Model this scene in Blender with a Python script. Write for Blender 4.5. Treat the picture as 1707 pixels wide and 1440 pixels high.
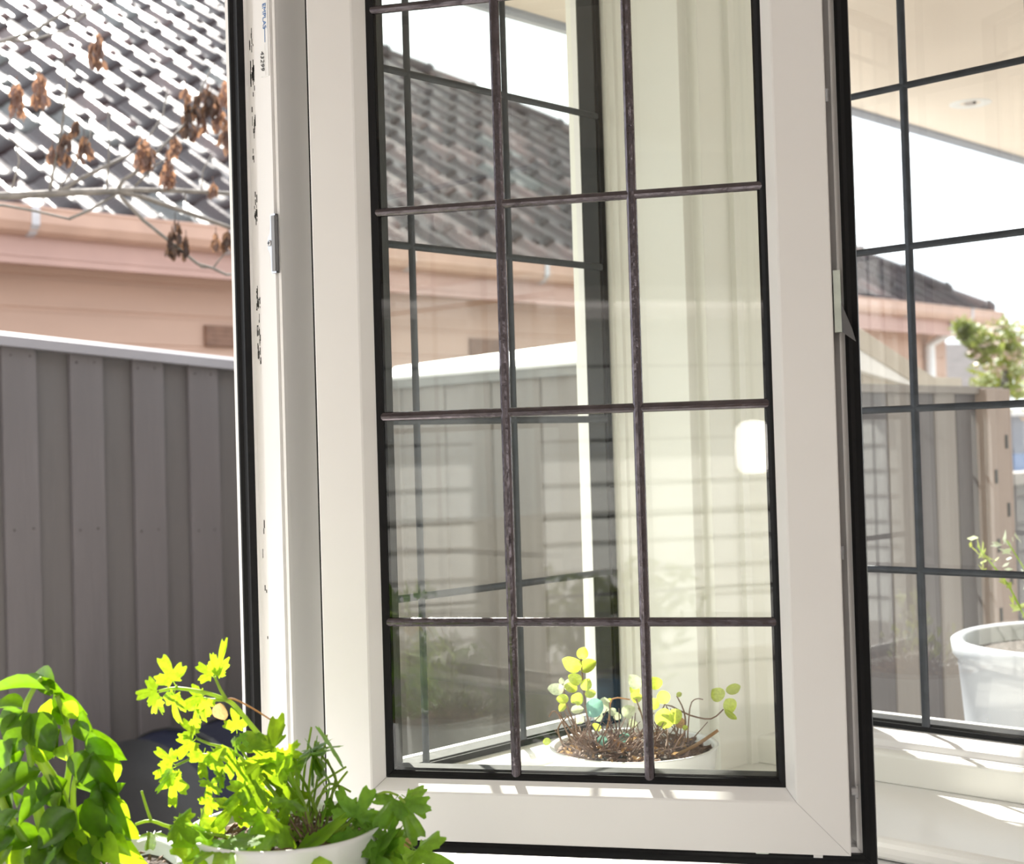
import bpy, bmesh, math, random
from mathutils import Vector, Matrix, noise
random.seed(7)
R = math.radians
S = bpy.context.scene
COL = S.collection
for o in list(bpy.data.objects):
    bpy.data.objects.remove(o)

# ------------------------------------------------------------------ camera, sky, sun, fill light, exposure
# origin of heights is the lens: z = 0 at the camera; the kitchen floor lies at -1.34
FPX, CX, CY = 2368.0, 853.5, 696.35
YAW, PITCH, ROLL = 0.76558, 0.02146, 0.0296
CAM = Vector((-1.60505, -1.20286, 0.0))
fwd = Vector((math.cos(YAW) * math.cos(PITCH), math.sin(YAW) * math.cos(PITCH), math.sin(PITCH)))
r0 = Vector((math.sin(YAW), -math.cos(YAW), 0))
u0 = r0.cross(fwd)
rgt = r0 * math.cos(ROLL) - u0 * math.sin(ROLL)
upv = r0 * math.sin(ROLL) + u0 * math.cos(ROLL)
cd = bpy.data.cameras.new('camera')
cam = bpy.data.objects.new('camera', cd); COL.objects.link(cam)
m3 = Matrix((rgt, upv, -fwd)).transposed()
cam.matrix_world = Matrix.Translation(CAM) @ m3.to_4x4()
cd.sensor_fit = 'HORIZONTAL'; cd.sensor_width = 36.0
cd.lens = FPX * 36.0 / 1707.0
cd.shift_y = -(720 - CY) / 1707.0
cd.clip_start = 0.02; cd.clip_end = 200
cd.dof.use_dof = True; cd.dof.focus_distance = 1.42; cd.dof.aperture_fstop = 9.0
S.camera = cam

w = bpy.data.worlds.new('sky'); S.world = w; w.use_nodes = True
bg = w.node_tree.nodes['Background']
bg.inputs[0].default_value = (0.90, 0.95, 1.0, 1)
bg.inputs[1].default_value = 2.0

sd = bpy.data.lights.new('sun', 'SUN'); sd.energy = 15.0; sd.angle = R(0.6); sd.color = (1.0, 0.95, 0.87)
sun = bpy.data.objects.new('sun', sd); COL.objects.link(sun)
SUN_EL, SUN_AZ = R(43), math.atan2(.872, .488)
sv = Vector((math.cos(SUN_AZ) * math.cos(SUN_EL), math.sin(SUN_AZ) * math.cos(SUN_EL), math.sin(SUN_EL)))
sun.rotation_euler = (-sv).to_track_quat('-Z', 'Y').to_euler()

def area(name, loc, target, sx, sy, power, color):
    l = bpy.data.lights.new(name, 'AREA'); l.shape = 'RECTANGLE'; l.size = sx; l.size_y = sy
    l.energy = power; l.color = color
    o = bpy.data.objects.new(name, l); COL.objects.link(o); o.location = loc
    o.rotation_euler = (Vector(target) - Vector(loc)).to_track_quat('-Z', 'Y').to_euler()
area('room_fill', (-1.9, -3.3, 1.05), (-1.5, -2.4, -.6), 1.4, 1.4, 54, (1.0, 0.965, 0.93))  # unseen fill light added to brighten the room

S.view_settings.view_transform = 'Standard'
S.view_settings.look = 'None'
S.view_settings.exposure = 0.14
S.view_settings.gamma = 1.0
S.view_settings.use_curve_mapping = False
S.cycles.transparent_max_bounces = 32
S.cycles.max_bounces = 10
S.cycles.sample_clamp_indirect = 6.0

def ray(px, py):
    return fwd + rgt * ((px - CX) / FPX) - upv * ((py - CY) / FPX)
def deep(px, py, d):                      # point at distance d along the view axis
    return CAM + ray(px, py) * d
def on_y(px, py, y):                      # point on the plane y = const
    r = ray(px, py); return CAM + r * ((y - CAM.y) / r.y)
def on_x(px, py, x):
    r = ray(px, py); return CAM + r * ((x - CAM.x) / r.x)

# ------------------------------------------------------------------ materials
def nodes(name):
    m = bpy.data.materials.new(name); m.use_nodes = True
    nt = m.node_tree; return m, nt, nt.nodes['Principled BSDF']
def mat(name, col, rough=.5, metal=0., var=0., scale=20., bump=0., bscale=80., stretch=None, spec=.5, dark=None):
    m, nt, b = nodes(name)
    b.inputs['Base Color'].default_value = (*col, 1); b.inputs['Roughness'].default_value = rough
    b.inputs['Metallic'].default_value = metal; b.inputs['Specular IOR Level'].default_value = spec
    if var or bump:
        tc = nt.nodes.new('ShaderNodeTexCoord'); mp = nt.nodes.new('ShaderNodeMapping')
        nt.links.new(tc.outputs['Object'], mp.inputs[0])
        if stretch: mp.inputs['Scale'].default_value = stretch
        if var:
            n = nt.nodes.new('ShaderNodeTexNoise'); n.inputs['Scale'].default_value = scale; n.inputs['Detail'].default_value = 6
            nt.links.new(mp.outputs[0], n.inputs['Vector'])
            cr = nt.nodes.new('ShaderNodeValToRGB')
            d = dark or tuple(c * (1 - var) for c in col)
            cr.color_ramp.elements[0].position = .3; cr.color_ramp.elements[1].position = .7
            cr.color_ramp.elements[0].color = (*d, 1); cr.color_ramp.elements[1].color = (*[min(1, c * (1 + var * .4)) for c in col], 1)
            nt.links.new(n.outputs['Fac'], cr.inputs[0]); nt.links.new(cr.outputs[0], b.inputs['Base Color'])
        if bump:
            n2 = nt.nodes.new('ShaderNodeTexNoise'); n2.inputs['Scale'].default_value = bscale; n2.inputs['Detail'].default_value = 4
            nt.links.new(mp.outputs[0], n2.inputs['Vector'])
            bp = nt.nodes.new('ShaderNodeBump'); bp.inputs['Strength'].default_value = bump; bp.inputs['Distance'].default_value = .01
            nt.links.new(n2.outputs['Fac'], bp.inputs['Height']); nt.links.new(bp.outputs[0], b.inputs['Normal'])
    return m
def glass_mat(name, tint, f0=.075, dust=0.0):
    m = bpy.data.materials.new(name); m.use_nodes = True; nt = m.node_tree
    nt.nodes.remove(nt.nodes['Principled BSDF']); out = nt.nodes['Material Output']
    tr = nt.nodes.new('ShaderNodeBsdfTransparent'); tr.inputs[0].default_value = (*tint, 1)
    gl = nt.nodes.new('ShaderNodeBsdfGlossy'); gl.inputs['Roughness'].default_value = 0.0; gl.inputs[0].default_value = (1, 1, 1, 1)
    lw = nt.nodes.new('ShaderNodeLayerWeight'); lw.inputs['Blend'].default_value = .5
    pw = nt.nodes.new('ShaderNodeMath'); pw.operation = 'POWER'; pw.inputs[1].default_value = 5
    ma = nt.nodes.new('ShaderNodeMath'); ma.operation = 'MULTIPLY_ADD'; ma.inputs[1].default_value = 1 - f0; ma.inputs[2].default_value = f0
    mx = nt.nodes.new('ShaderNodeMixShader')
    nt.links.new(lw.outputs['Facing'], pw.inputs[0]); nt.links.new(pw.outputs[0], ma.inputs[0]); nt.links.new(ma.outputs[0], mx.inputs[0])
    nt.links.new(tr.outputs[0], mx.inputs[1]); nt.links.new(gl.outputs[0], mx.inputs[2])
    last = mx
    if dust:
        df = nt.nodes.new('ShaderNodeBsdfDiffuse'); df.inputs[0].default_value = (.8, .8, .78, 1)
        tc = nt.nodes.new('ShaderNodeTexCoord'); vo = nt.nodes.new('ShaderNodeTexVoronoi'); vo.inputs['Scale'].default_value = 140
        nt.links.new(tc.outputs['Object'], vo.inputs['Vector'])
        lt = nt.nodes.new('ShaderNodeMath'); lt.operation = 'LESS_THAN'; lt.inputs[1].default_value = .1
        nt.links.new(vo.outputs['Distance'], lt.inputs[0])
        mu = nt.nodes.new('ShaderNodeMath'); mu.operation = 'MULTIPLY_ADD'; mu.inputs[1].default_value = .12; mu.inputs[2].default_value = dust
        nt.links.new(lt.outputs[0], mu.inputs[0])
        m2 = nt.nodes.new('ShaderNodeMixShader')
        nt.links.new(mu.outputs[0], m2.inputs[0]); nt.links.new(mx.outputs[0], m2.inputs[1]); nt.links.new(df.outputs[0], m2.inputs[2]); last = m2
    nt.links.new(last.outputs[0], out.inputs[0]); return m
def leaf_mat(name, col, trans, gloss=.35, tw=.5, var=.25):
    m, nt, b = nodes(name); out = nt.nodes['Material Output']
    b.inputs['Roughness'].default_value = gloss
    t = nt.nodes.new('ShaderNodeBsdfTranslucent'); mx = nt.nodes.new('ShaderNodeMixShader'); mx.inputs[0].default_value = tw
    tc = nt.nodes.new('ShaderNodeTexCoord'); n = nt.nodes.new('ShaderNodeTexNoise'); n.inputs['Scale'].default_value = 5
    oi = nt.nodes.new('ShaderNodeObjectInfo')
    nt.links.new(tc.outputs['Object'], n.inputs['Vector'])
    def ramp(c):
        cr = nt.nodes.new('ShaderNodeValToRGB')
        cr.color_ramp.elements[0].position = .3; cr.color_ramp.elements[1].position = .75
        cr.color_ramp.elements[0].color = (*[x * (1 - var) for x in c], 1); cr.color_ramp.elements[1].color = (*[min(1, x * (1 + var)) for x in c], 1)
        return cr
    ad = nt.nodes.new('ShaderNodeMath'); ad.operation = 'MULTIPLY_ADD'; ad.inputs[1].default_value = .45
    sb = nt.nodes.new('ShaderNodeMath'); sb.operation = 'ADD'; sb.inputs[1].default_value = -.22
    nt.links.new(oi.outputs['Random'], ad.inputs[0]); nt.links.new(n.outputs['Fac'], sb.inputs[0]); nt.links.new(sb.outputs[0], ad.inputs[2])
    a, c = ramp(col), ramp(trans)
    nt.links.new(ad.outputs[0], a.inputs[0]); nt.links.new(ad.outputs[0], c.inputs[0])
    nt.links.new(a.outputs[0], b.inputs['Base Color']); nt.links.new(c.outputs[0], t.inputs[0])
    nt.links.new(b.outputs[0], mx.inputs[1]); nt.links.new(t.outputs[0], mx.inputs[2]); nt.links.new(mx.outputs[0], out.inputs[0])
    return m
M = {}
M['upvc'] = mat('white_upvc', (0.805, 0.790, 0.783), .38, var=.03, scale=6)
M['cream'] = mat('cream_upvc', (.86, .855, .80), .35, var=.03, scale=5)
M['gasket'] = mat('black_rubber', (.007, .007, .008), .5, bump=.1, bscale=60, spec=.2)
M['lead'] = mat('dark_lead_came', (.15, .132, .148), .25, metal=1.0, var=.25, scale=40, bump=.12, bscale=90)
M['lead_f'] = mat('slate_lead_came', (.060, .066, .078), .34, metal=.5, var=.25, scale=40, bump=.1, bscale=90)
M['glass_s'] = glass_mat('sash_glass', (.985, .995, .965), .034)
M['glass_f'] = glass_mat('fixed_glass', (.98, .993, .985), .022)
M['glass_b'] = glass_mat('right_window_glass', (.98, .993, .985), .05)
M['glass_r'] = glass_mat('room_window_glass', (.96, .98, .97), .07)
M['steel'] = mat('zinc_steel', (.56, .57, .60), .28, metal=.9, var=.15, scale=60)
M['grey_plastic'] = mat('grey_plastic', (.25, .25, .26), .4, var=.1)
M['white_keep'] = mat('pale_green_plastic', (.75, .82, .74), .4, var=.12, scale=80)
M['dirt'] = mat('black_mould', (.02, .02, .018), .8, var=.3)
M['sticker'] = mat('paper_sticker', (.80, .80, .80), .6, var=.02)
M['ink_blue'] = mat('blue_ink', (.03, .16, .45), .6, var=.05)
M['ink_black'] = mat('black_ink', (.02, .02, .02), .6, var=.05)
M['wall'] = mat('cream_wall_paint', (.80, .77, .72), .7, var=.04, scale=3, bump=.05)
M['wall_grey'] = mat('darkened_wall', (.34, .33, .32), .7, var=.04, scale=3)  # for the unseen left wall, darkened to weaken its veil in the glass
M['ceil'] = mat('ceiling_paint', (.82, .80, .77), .8, var=.03, scale=3)
M['floor'] = mat('oak_floor', (.42, .30, .19), .45, var=.25, scale=4, stretch=(1, 12, 1))
M['sill'] = mat('white_sill_paint', (.89, .88, .85), .3, var=.03, scale=8)
M['marble'] = mat('white_marble', (.82, .82, .82), .18, var=.16, scale=3.5, bump=.0)
M['pot'] = mat('white_glazed_pot', (.84, .85, .86), .22, var=.03, scale=10)
M['soil'] = mat('potting_soil', (.055, .038, .028), .9, var=.6, scale=90, bump=.9, bscale=120)
M['fence'] = mat('charcoal_fence_paint', (0.120, 0.110, 0.116), .65, var=.2, scale=7, stretch=(1, 1, .12), bump=.25, bscale=40)
M['fence2'] = mat('grey_fence_paint', (0.114, 0.106, 0.108), .65, var=.22, scale=9, stretch=(1, 1, .1), bump=.25, bscale=45)
M['cap'] = mat('fence_cap_paint', (0.244, 0.238, 0.262), .28, var=.1, scale=5)
M['nail'] = mat('rusty_nail', (.03, .025, .025), .6, var=.3)
M['brick'] = mat('salmon_weatherboard', (0.524, 0.356, 0.278), .6, var=.09, scale=5, stretch=(.2, 1, 1))
M['fascia'] = mat('salmon_fascia_paint', (0.482, 0.306, 0.264), .5, var=.1, scale=4)
M['gutter'] = mat('peach_gutter_paint', (0.504, 0.322, 0.247), .4, var=.14, scale=6)
M['strap'] = mat('galvanised_strap', (0.512, 0.500, 0.525), .4, metal=.3, var=.15)
M['brown'] = mat('brown_recess_shade', (0.244, 0.140, 0.098), .7, var=.2)
M['tile'] = mat('weathered_roof_tile', (0.035, 0.019, 0.020), .23, var=.55, scale=5, bump=.12, bscale=40, spec=.38, dark=(.015, .009, .010))
M['tile_red'] = mat('red_roof_tile', (.065, .022, .018), .25, var=.5, scale=6, bump=.35, bscale=40, spec=.8)
M['tile_grey'] = mat('lichen_roof_tile', (.05, .05, .046), .28, var=.45, scale=12, bump=.35, bscale=40, spec=.8)
M['whiteroof'] = mat('white_metal_roofing', (.80, .80, .78), .4, var=.05)
M['shed'] = mat('taupe_shed_board', (0.268, 0.244, 0.226), .6, var=.12, scale=6, stretch=(1, 1, .15), bump=.15)
M['shed_cream'] = mat('cream_shed_board', (0.512, 0.464, 0.390), .6, var=.08, scale=5)
M['shed_fascia'] = mat('grey_shed_fascia', (0.256, 0.250, 0.238), .55, var=.12, scale=8)
M['concrete'] = mat('concrete', (0.220, 0.201, 0.183), .85, var=.2, scale=9, bump=.3)
M['ground'] = mat('gravel_ground', (.36, .33, .30), .9, var=.3, scale=30, bump=.4)
M['post'] = mat('beige_post', (0.366, 0.287, 0.244), .6, var=.1, scale=6)
M['slot'] = mat('dark_slot', (.03, .035, .035), .6, var=.1)
M['soffit'] = mat('cream_soffit', (0.805, 0.720, 0.634), .7, var=.06, scale=2.5)
M['eave'] = mat('blue_grey_gutter', (0.268, 0.293, 0.354), .4, var=.05)
M['navy'] = mat('navy_enamel', (.008, .010, .025), .45, var=.2, scale=12, spec=.2)
M['black'] = mat('matt_black_metal', (.012, .012, .013), .5, var=.2)
M['bark'] = mat('grey_bark', (0.203, 0.188, 0.172), .8, var=.35, scale=30, bump=.5, bscale=60)
M['seed'] = leaf_mat('dry_seed_wing', (.12, .075, .065), (.30, .16, .085), .40, .36, .6)
M['basil'] = leaf_mat('basil_leaf', (.065, .165, .006), (.17, .34, .004), .38, .42, .25)
M['basil_hi'] = leaf_mat('backlit_basil_leaf', (.20, .38, .02), (.46, .68, .015), .38, .5, .2)  # brighter basil copy with the light shining through put into its colour
M['parsley'] = leaf_mat('parsley_leaf', (.16, .36, .03), (.39, .58, .016), .34, .66, .30)
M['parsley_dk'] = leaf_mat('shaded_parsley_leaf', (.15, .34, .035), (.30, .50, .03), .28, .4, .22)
M['stem'] = leaf_mat('green_stem', (.30, .46, .07), (.65, .78, .12), .4, .4, .15)
M['lime'] = leaf_mat('lime_leaf', (.44, .56, .12), (.66, .76, .08), .35, .55, .2)
M['pale'] = leaf_mat('pale_leaf', (.70, .78, .62), (.60, .66, .40), .35, .4, .2)
M['teal'] = leaf_mat('bluish_leaf', (.20, .40, .38), (.22, .42, .32), .35, .4, .2)
M['drystem'] = mat('dry_twig', (.24, .15, .11), .8, var=.4, scale=50)
M['dryleaf'] = leaf_mat('dry_leaf', (.45, .28, .14), (.60, .38, .16), .6, .4, .3)
M['foliage'] = leaf_mat('garden_foliage', (.26, .33, .06), (.55, .60, .12), .5, .5, .3)
M['foliage_pink'] = leaf_mat('pale_pink_blossom', (.70, .55, .48), (.7, .5, .4), .5, .4, .2)
M['palegrey'] = mat('pale_roof', (.42, .38, .37), .6, var=.15, scale=9)
M['farwall'] = mat('far_grey_wall', (0.268, 0.287, 0.336), .6, var=.1, scale=2)
M['farblue'] = mat('far_blue_panel', (.16, .24, .42), .4, var=.1, scale=2)
M['farwhite'] = mat('far_white_trim', (.8, .8, .8), .5, var=.05)
M['white_board'] = mat('white_weatherboard', (.88, .88, .86), .55, var=.05, scale=5)
M['bluecup'] = mat('blue_plastic', (.22, .55, .92), .3, var=.05)
M['bulb'] = None
mb_, nt_, b_ = nodes('lamp_diffuser')
b_.inputs['Base Color'].default_value = (.9, .9, .88, 1); b_.inputs['Emission Color'].default_value = (1, .95, .88, 1); b_.inputs['Emission Strength'].default_value = 9
M['bulb'] = mb_

# ------------------------------------------------------------------ mesh helpers
def link(name, me, m=None, parent=None, loc=None):
    o = bpy.data.objects.new(name, me); COL.objects.link(o)
    if m is not None and me is not None and not me.materials: me.materials.append(m)
    if parent: o.parent = parent
    if loc is not None: o.location = loc
    return o
class MB:
    def __init__(s): s.v = []; s.f = []
    def add(s, vs, fs):
        n = len(s.v); s.v += [tuple(x) for x in vs]; s.f += [tuple(i + n for i in f) for f in fs]; return s
    def box(s, x0, x1, y0, y1, z0, z1):
        return s.add([(x0, y0, z0), (x1, y0, z0), (x1, y1, z0), (x0, y1, z0), (x0, y0, z1), (x1, y0, z1), (x1, y1, z1), (x0, y1, z1)],
                     [(0, 3, 2, 1), (4, 5, 6, 7), (0, 1, 5, 4), (1, 2, 6, 5), (2, 3, 7, 6), (3, 0, 4, 7)])
    def prism(s, poly, a, b, axis='z'):                 # poly extruded from a to b
        n = len(poly)
        def P(p, t):
            return (p[0], p[1], t) if axis == 'z' else ((t, p[0], p[1]) if axis == 'x' else (p[0], t, p[1]))
        vs = [P(p, a) for p in poly] + [P(p, b) for p in poly]
        fs = [tuple(range(n))[::-1], tuple(range(n, 2 * n))] + [(i, (i + 1) % n, n + (i + 1) % n, n + i) for i in range(n)]
        return s.add(vs, fs)
    def tube(s, pts, rad, n=8, cap=True):
        pts = [Vector(p) for p in pts]; k = len(pts)
        rs = rad if isinstance(rad, (list, tuple)) else [rad] * k
        base = len(s.v); ref = None
        for i, p in enumerate(pts):
            t = (pts[min(i + 1, k - 1)] - pts[max(i - 1, 0)]).normalized()
            if ref is None:
                ref = t.orthogonal().normalized()
            ref = (ref - t * ref.dot(t)).normalized(); b = t.cross(ref)
            for j in range(n):
                a = 2 * math.pi * j / n
                s.v.append(tuple(p + (ref * math.cos(a) + b * math.sin(a)) * rs[i]))
        for i in range(k - 1):
            for j in range(n):
                s.f.append((base + i * n + j, base + i * n + (j + 1) % n, base + (i + 1) * n + (j + 1) % n, base + (i + 1) * n + j))
        if cap:
            s.f.append(tuple(base + j for j in range(n))[::-1]); s.f.append(tuple(base + (k - 1) * n + j for j in range(n)))
        return s
    def lathe(s, prof, n=40, c=(0, 0, 0)):
        base = len(s.v)
        for r, z in prof:
            for j in range(n):
                a = 2 * math.pi * j / n; s.v.append((c[0] + r * math.cos(a), c[1] + r * math.sin(a), c[2] + z))
        for i in range(len(prof) - 1):
            for j in range(n):
                s.f.append((base + i * n + j, base + i * n + (j + 1) % n, base + (i + 1) * n + (j + 1) % n, base + (i + 1) * n + j))
        return s
    def mesh(s, name, smooth=False):
        me = bpy.data.meshes.new(name); me.from_pydata(s.v, [], s.f); me.update()
        bm = bmesh.new(); bm.from_mesh(me); bmesh.ops.recalc_face_normals(bm, faces=bm.faces[:]); bm.to_mesh(me); bm.free()
        if smooth:
            for p in me.polygons: p.use_smooth = True
        return me
    def build(s, name, m, parent=None, smooth=False, loc=None, bevel=0, raw=False):
        me = s.mesh(name, smooth)
        o = link(name, me, m, parent, loc)
        if bevel:
            b = o.modifiers.new('bevel', 'BEVEL'); b.width = bevel; b.segments = 2; b.limit_method = 'ANGLE'; b.angle_limit = R(30)
        return o
def tag(o, label=None, cat=None, group=None, kind=None):
    if label: o['label'] = label
    if cat: o['category'] = cat
    if group: o['group'] = group
    if kind: o['kind'] = kind
    return o
def empty(name, loc, rz=0):
    o = bpy.data.objects.new(name, None); COL.objects.link(o); o.location = loc; o.rotation_euler = (0, 0, rz)
    o.empty_display_size = .05; return o
def struct(o, label=None, cat=None):
    return tag(o, label, cat, kind='structure')
def frame_side(prof, rect, side):
    """one mitred side of a swept frame; prof = [(w outward, y depth)], rect = (u0,u1,z0,z1)"""
    a, b, c, d = rect; g = .0002; mb = MB(); n = len(prof)
    def pt(w, y, e):
        if side == 'bottom': return (a - w + g, y, c - w) if e == 0 else (b + w - g, y, c - w)
        if side == 'top': return (a - w + g, y, d + w) if e == 0 else (b + w - g, y, d + w)
        if side == 'left': return (a - w, y, c - w + g) if e == 0 else (a - w, y, d + w - g)
        return (b + w, y, c - w + g) if e == 0 else (b + w, y, d + w - g)
    vs = [pt(w, y, 0) for w, y in prof] + [pt(w, y, 1) for w, y in prof]
    fs = [tuple(range(n)), tuple(range(n, 2 * n))[::-1]] + [(i, (i + 1) % n, n + (i + 1) % n, n + i) for i in range(n)]
    return mb.add(vs, fs)
def frame_all(prof, rect):
    mb = MB()
    for s in ('bottom', 'right', 'top', 'left'):
        q = frame_side(prof, rect, s); mb.add(q.v, q.f)
    return mb
def came_h(u0, u1, z, wd, y, h, sgn=-1):                 # rounded lead strip lying on a pane, along u
    p = [(z + wd / 2 * math.cos(t), y + sgn * h * math.sin(t)) for t in [math.pi * i / 6 for i in range(7)]]
    mb = MB(); n = len(p)
    vs = [(u0, q[1], q[0]) for q in p] + [(u1, q[1], q[0]) for q in p]
    fs = [tuple(range(n)), tuple(range(n, 2 * n))] + [(i, (i + 1) % n, n + (i + 1) % n, n + i) for i in range(n)]
    return mb.add(vs, fs)
def came_v(u, z0, z1, wd, y, h, sgn=-1):
    p = [(u + wd / 2 * math.cos(t), y + sgn * h * math.sin(t)) for t in [math.pi * i / 6 for i in range(7)]]
    mb = MB(); n = len(p)
    vs = [(q[0], q[1], z0) for q in p] + [(q[0], q[1], z1) for q in p]
    fs = [tuple(range(n)), tuple(range(n, 2 * n))] + [(i, (i + 1) % n, n + (i + 1) % n, n + i) for i in range(n)]
    return mb.add(vs, fs)
def text_mesh(body, size, m, name, parent, mw, shear=0):
    cu = bpy.data.curves.new(name, 'FONT'); cu.body = body; cu.size = size; cu.extrude = .00008; cu.shear = shear
    cu.align_x = 'CENTER'; cu.align_y = 'CENTER'
    t = bpy.data.objects.new(name + '_tmp', cu); COL.objects.link(t)
    bpy.context.view_layer.update()
    me = bpy.data.meshes.new_from_object(t.evaluated_get(bpy.context.evaluated_depsgraph_get()))
    bpy.data.objects.remove(t); me.name = name; me.materials.clear()
    o = link(name, me, m, parent); o.matrix_local = mw; return o

# heights of the lead bars, shared by all three lights
BARS = [.834, .634, .434, .2345, .0345, -.1655]
SILL = -.418
FLOOR, GROUND, CEIL = -1.34, -1.45, 1.12
WTOP = .76

# ------------------------------------------------------------------ room shell
struct(MB().box(-4.3, .1, -4.3, .1, FLOOR - .1, FLOOR).build('floor', M['floor']))
struct(MB().box(-4.3, .1, -4.3, .1, CEIL, CEIL + .08).build('ceiling', M['ceil']))
wf = MB()                                              # window wall: left of the opening, below, above
wf.box(-4.3, -1.30, -.02, .1, FLOOR, CEIL).box(-1.30, .05, -.02, .1, FLOOR, -.46).box(-1.30, .05, -.02, .1, WTOP + .07, CEIL)
struct(wf.build('wall_front', M['wall']))
wr = MB()
wr.box(-.02, .1, -4.3, -.82, FLOOR, CEIL).box(-.02, .1, -.82, -.02, FLOOR, -.46).box(-.02, .1, -.82, -.02, WTOP + .07, CEIL)
struct(wr.build('wall_right', M['wall']))
struct(MB().box(-4.3, .1, -4.4, -4.3, FLOOR, CEIL).build('wall_back', M['wall']))
wl = MB()                                              # left wall with two large windows
LW = [(-1.30, -.15), (-2.9, -1.45)]
wl.box(-4.4, -4.3, -4.3, .1, FLOOR, -1.20).box(-4.4, -4.3, -4.3, .1, .60, CEIL)
wl.box(-4.4, -4.3, -.15, .1, -1.20, .60).box(-4.4, -4.3, -1.45, -1.30, -1.20, .60).box(-4.4, -4.3, -4.3, -2.9, -1.20, .60)
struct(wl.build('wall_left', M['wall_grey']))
for i, (a, b) in enumerate(LW):
    wn = empty('window_%d' % (3 + i), (-4.35, (a + b) / 2, -1.20)); struct(wn)
    f = MB(); L = (b - a) / 2
    f.box(-.04, .04, -L, -L + .05, 0, 1.80).box(-.04, .04, L - .05, L, 0, 1.80).box(-.04, .04, -L, L, 0, .05).box(-.04, .04, -L, L, 1.75, 1.80)
    n = int((b - a) / .45)
    f.build('window_frame', M['upvc'], wn)
    for k in range(1, n + 1):
        y = -L + 2 * L * k / (n + 1); MB().box(-.006, .006, y - .006, y + .006, .05, 1.75).build('lead_came', M['lead'], wn)
    for z in (.35, .64, .93, 1.22, 1.5):
        MB().box(-.006, .006, -L + .05, L - .05, z - .006, z + .006).build('lead_came', M['lead'], wn)

# ------------------------------------------------------------------ window 1: front light with the open casement's mullion
w1 = empty('window_1', (-.66, 0, -.45)); struct(w1)
O1 = Vector((-.66, 0, -.45))
def W1(mb, name, m, **k):
    mb.v = [(x - O1.x, y - O1.y, z - O1.z) for x, y, z in mb.v]; return mb.build(name, m, w1, **k)
mull = [(-.741, .026), (-.741, .019), (-.734, .0185), (-.734, .0035), (-.7305, .003), (-.7305, -.009), (-.7325, -.011), (-.7325, -.027), (-.735, -.029),
        (-.735, -.0415), (-.7315, -.0415), (-.7315, -.0435), (-.7335, -.0445), (-.7325, -.0475), (-.729, -.048), (-.64, -.048), (-.632, -.045), (-.625, -.02), (-.620, 0), (-.62, .022), (-.632, .026)]
W1(MB().prism(mull, -.40, WTOP), 'mullion', M['upvc'])
W1(MB().prism([(-.7425, .0188), (-.7425, .0165), (-.7395, .014), (-.7395, .0085), (-.742, .006), (-.742, .004), (-.734, .0035), (-.734, .0188)], -.38, WTOP), 'rebate_gasket', M['gasket'])
# frame around the opening (sill rail, left jamb, head)
op = [(.026, -.375), (.019, -.375), (.018, -.384), (.003, -.384), (.003, -.388), (-.040, -.388), (-.042, -.384), (-.048, -.386), (-.048, -.418), (.026, -.46)]
W1(MB().prism(op, -1.235, -.735, 'x'), 'sill_rail', M['upvc'])
W1(MB().prism([(.019, -.374), (.004, -.378), (.004, -.385), (.019, -.385)], -1.235, -.742, 'x'), 'sill_gasket', M['gasket'])
W1(MB().box(-1.30, -1.235, -.048, .026, -.45, WTOP), 'jamb', M['upvc'])
W1(MB().box(-1.235, -.735, -.048, .026, WTOP - .04, WTOP + .07), 'head_rail', M['upvc'])
# fixed light
RA = (-.62, -.166, -.362, WTOP - .05)
W1(MB().prism([(.0, -.3625), (-.004, -.3635), (-.026, -.3665), (-.034, -.3705), (-.0365, -.379), (-.040, -.379), (-.048, -.381), (-.048, -.418), (.03, -.46), (.03, -.3625)], -.735, -.140, 'x'), 'bottom_rail', M['cream'])
W1(MB().box(-.735, -.06, -.048, .03, WTOP - .05, WTOP + .07), 'fixed_head_rail', M['cream'])
W1(frame_all([(0, -.002), (0, .003), (-.007, .003), (-.007, -.001)], RA), 'glazing_gasket', M['gasket'])
W1(frame_all([(0, .003), (0, .030), (-.009, .030), (-.009, .003)], RA), 'edge_spacer', M['gasket'])
W1(frame_all([(.01, .0305), (.01, .040), (-.0098, .040), (-.0098, .0305)], RA), 'outer_bead', M['upvc'])
for y in (.001, .024):
    W1(MB().add([(RA[0], y, RA[2]), (RA[1], y, RA[2]), (RA[1], y, RA[3]), (RA[0], y, RA[3])], [(0, 1, 2, 3)]), 'glass_pane', M['glass_f'])
for z in BARS[1:]:
    W1(came_h(RA[0] + .005, RA[1] - .005, z, .0088, .0008, .0016), 'lead_came', M['lead_f'])
for u in (-.510, -.349):
    W1(came_v(u, RA[2] + .003, RA[3], .0108, .0008, .0016), 'lead_came', M['lead_f'])
# striker on the mullion reveal
st = on_y(461, 407, -.036); sz = st.z
pl = [(-.0472, sz + .029), (-.0472, sz - .031), (-.040, sz - .031), (-.0385, sz - .012), (-.0345, sz - .006), (-.0345, sz + .006), (-.0385, sz + .010), (-.040, sz + .029)]
sk = W1(MB().prism([(y, z) for y, z in pl], -.7385, -.7345, 'x'), 'striker_plate', M['steel'])
tag(sk, 'zinc striker plate with one screw')
b2 = MB().box(-.7400, -.736, -.0478, -.0425, sz - .029, sz + .027); b2.v = [(x - O1.x, y, z - O1.z) for x, y, z in b2.v]; b2.build('striker_lip', M['grey_plastic'], sk)
sc = MB().lathe([(0, 0), (.0030, 0), (.0032, .0008), (.0022, .0014), (0, .0016)], 14)
sc.v = [(-.7385 - z - O1.x, -.0378 + x - O1.y, sz + y - O1.z) for x, y, z in sc.v]; so = sc.build('screw', M['steel'], sk, smooth=True)
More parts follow.
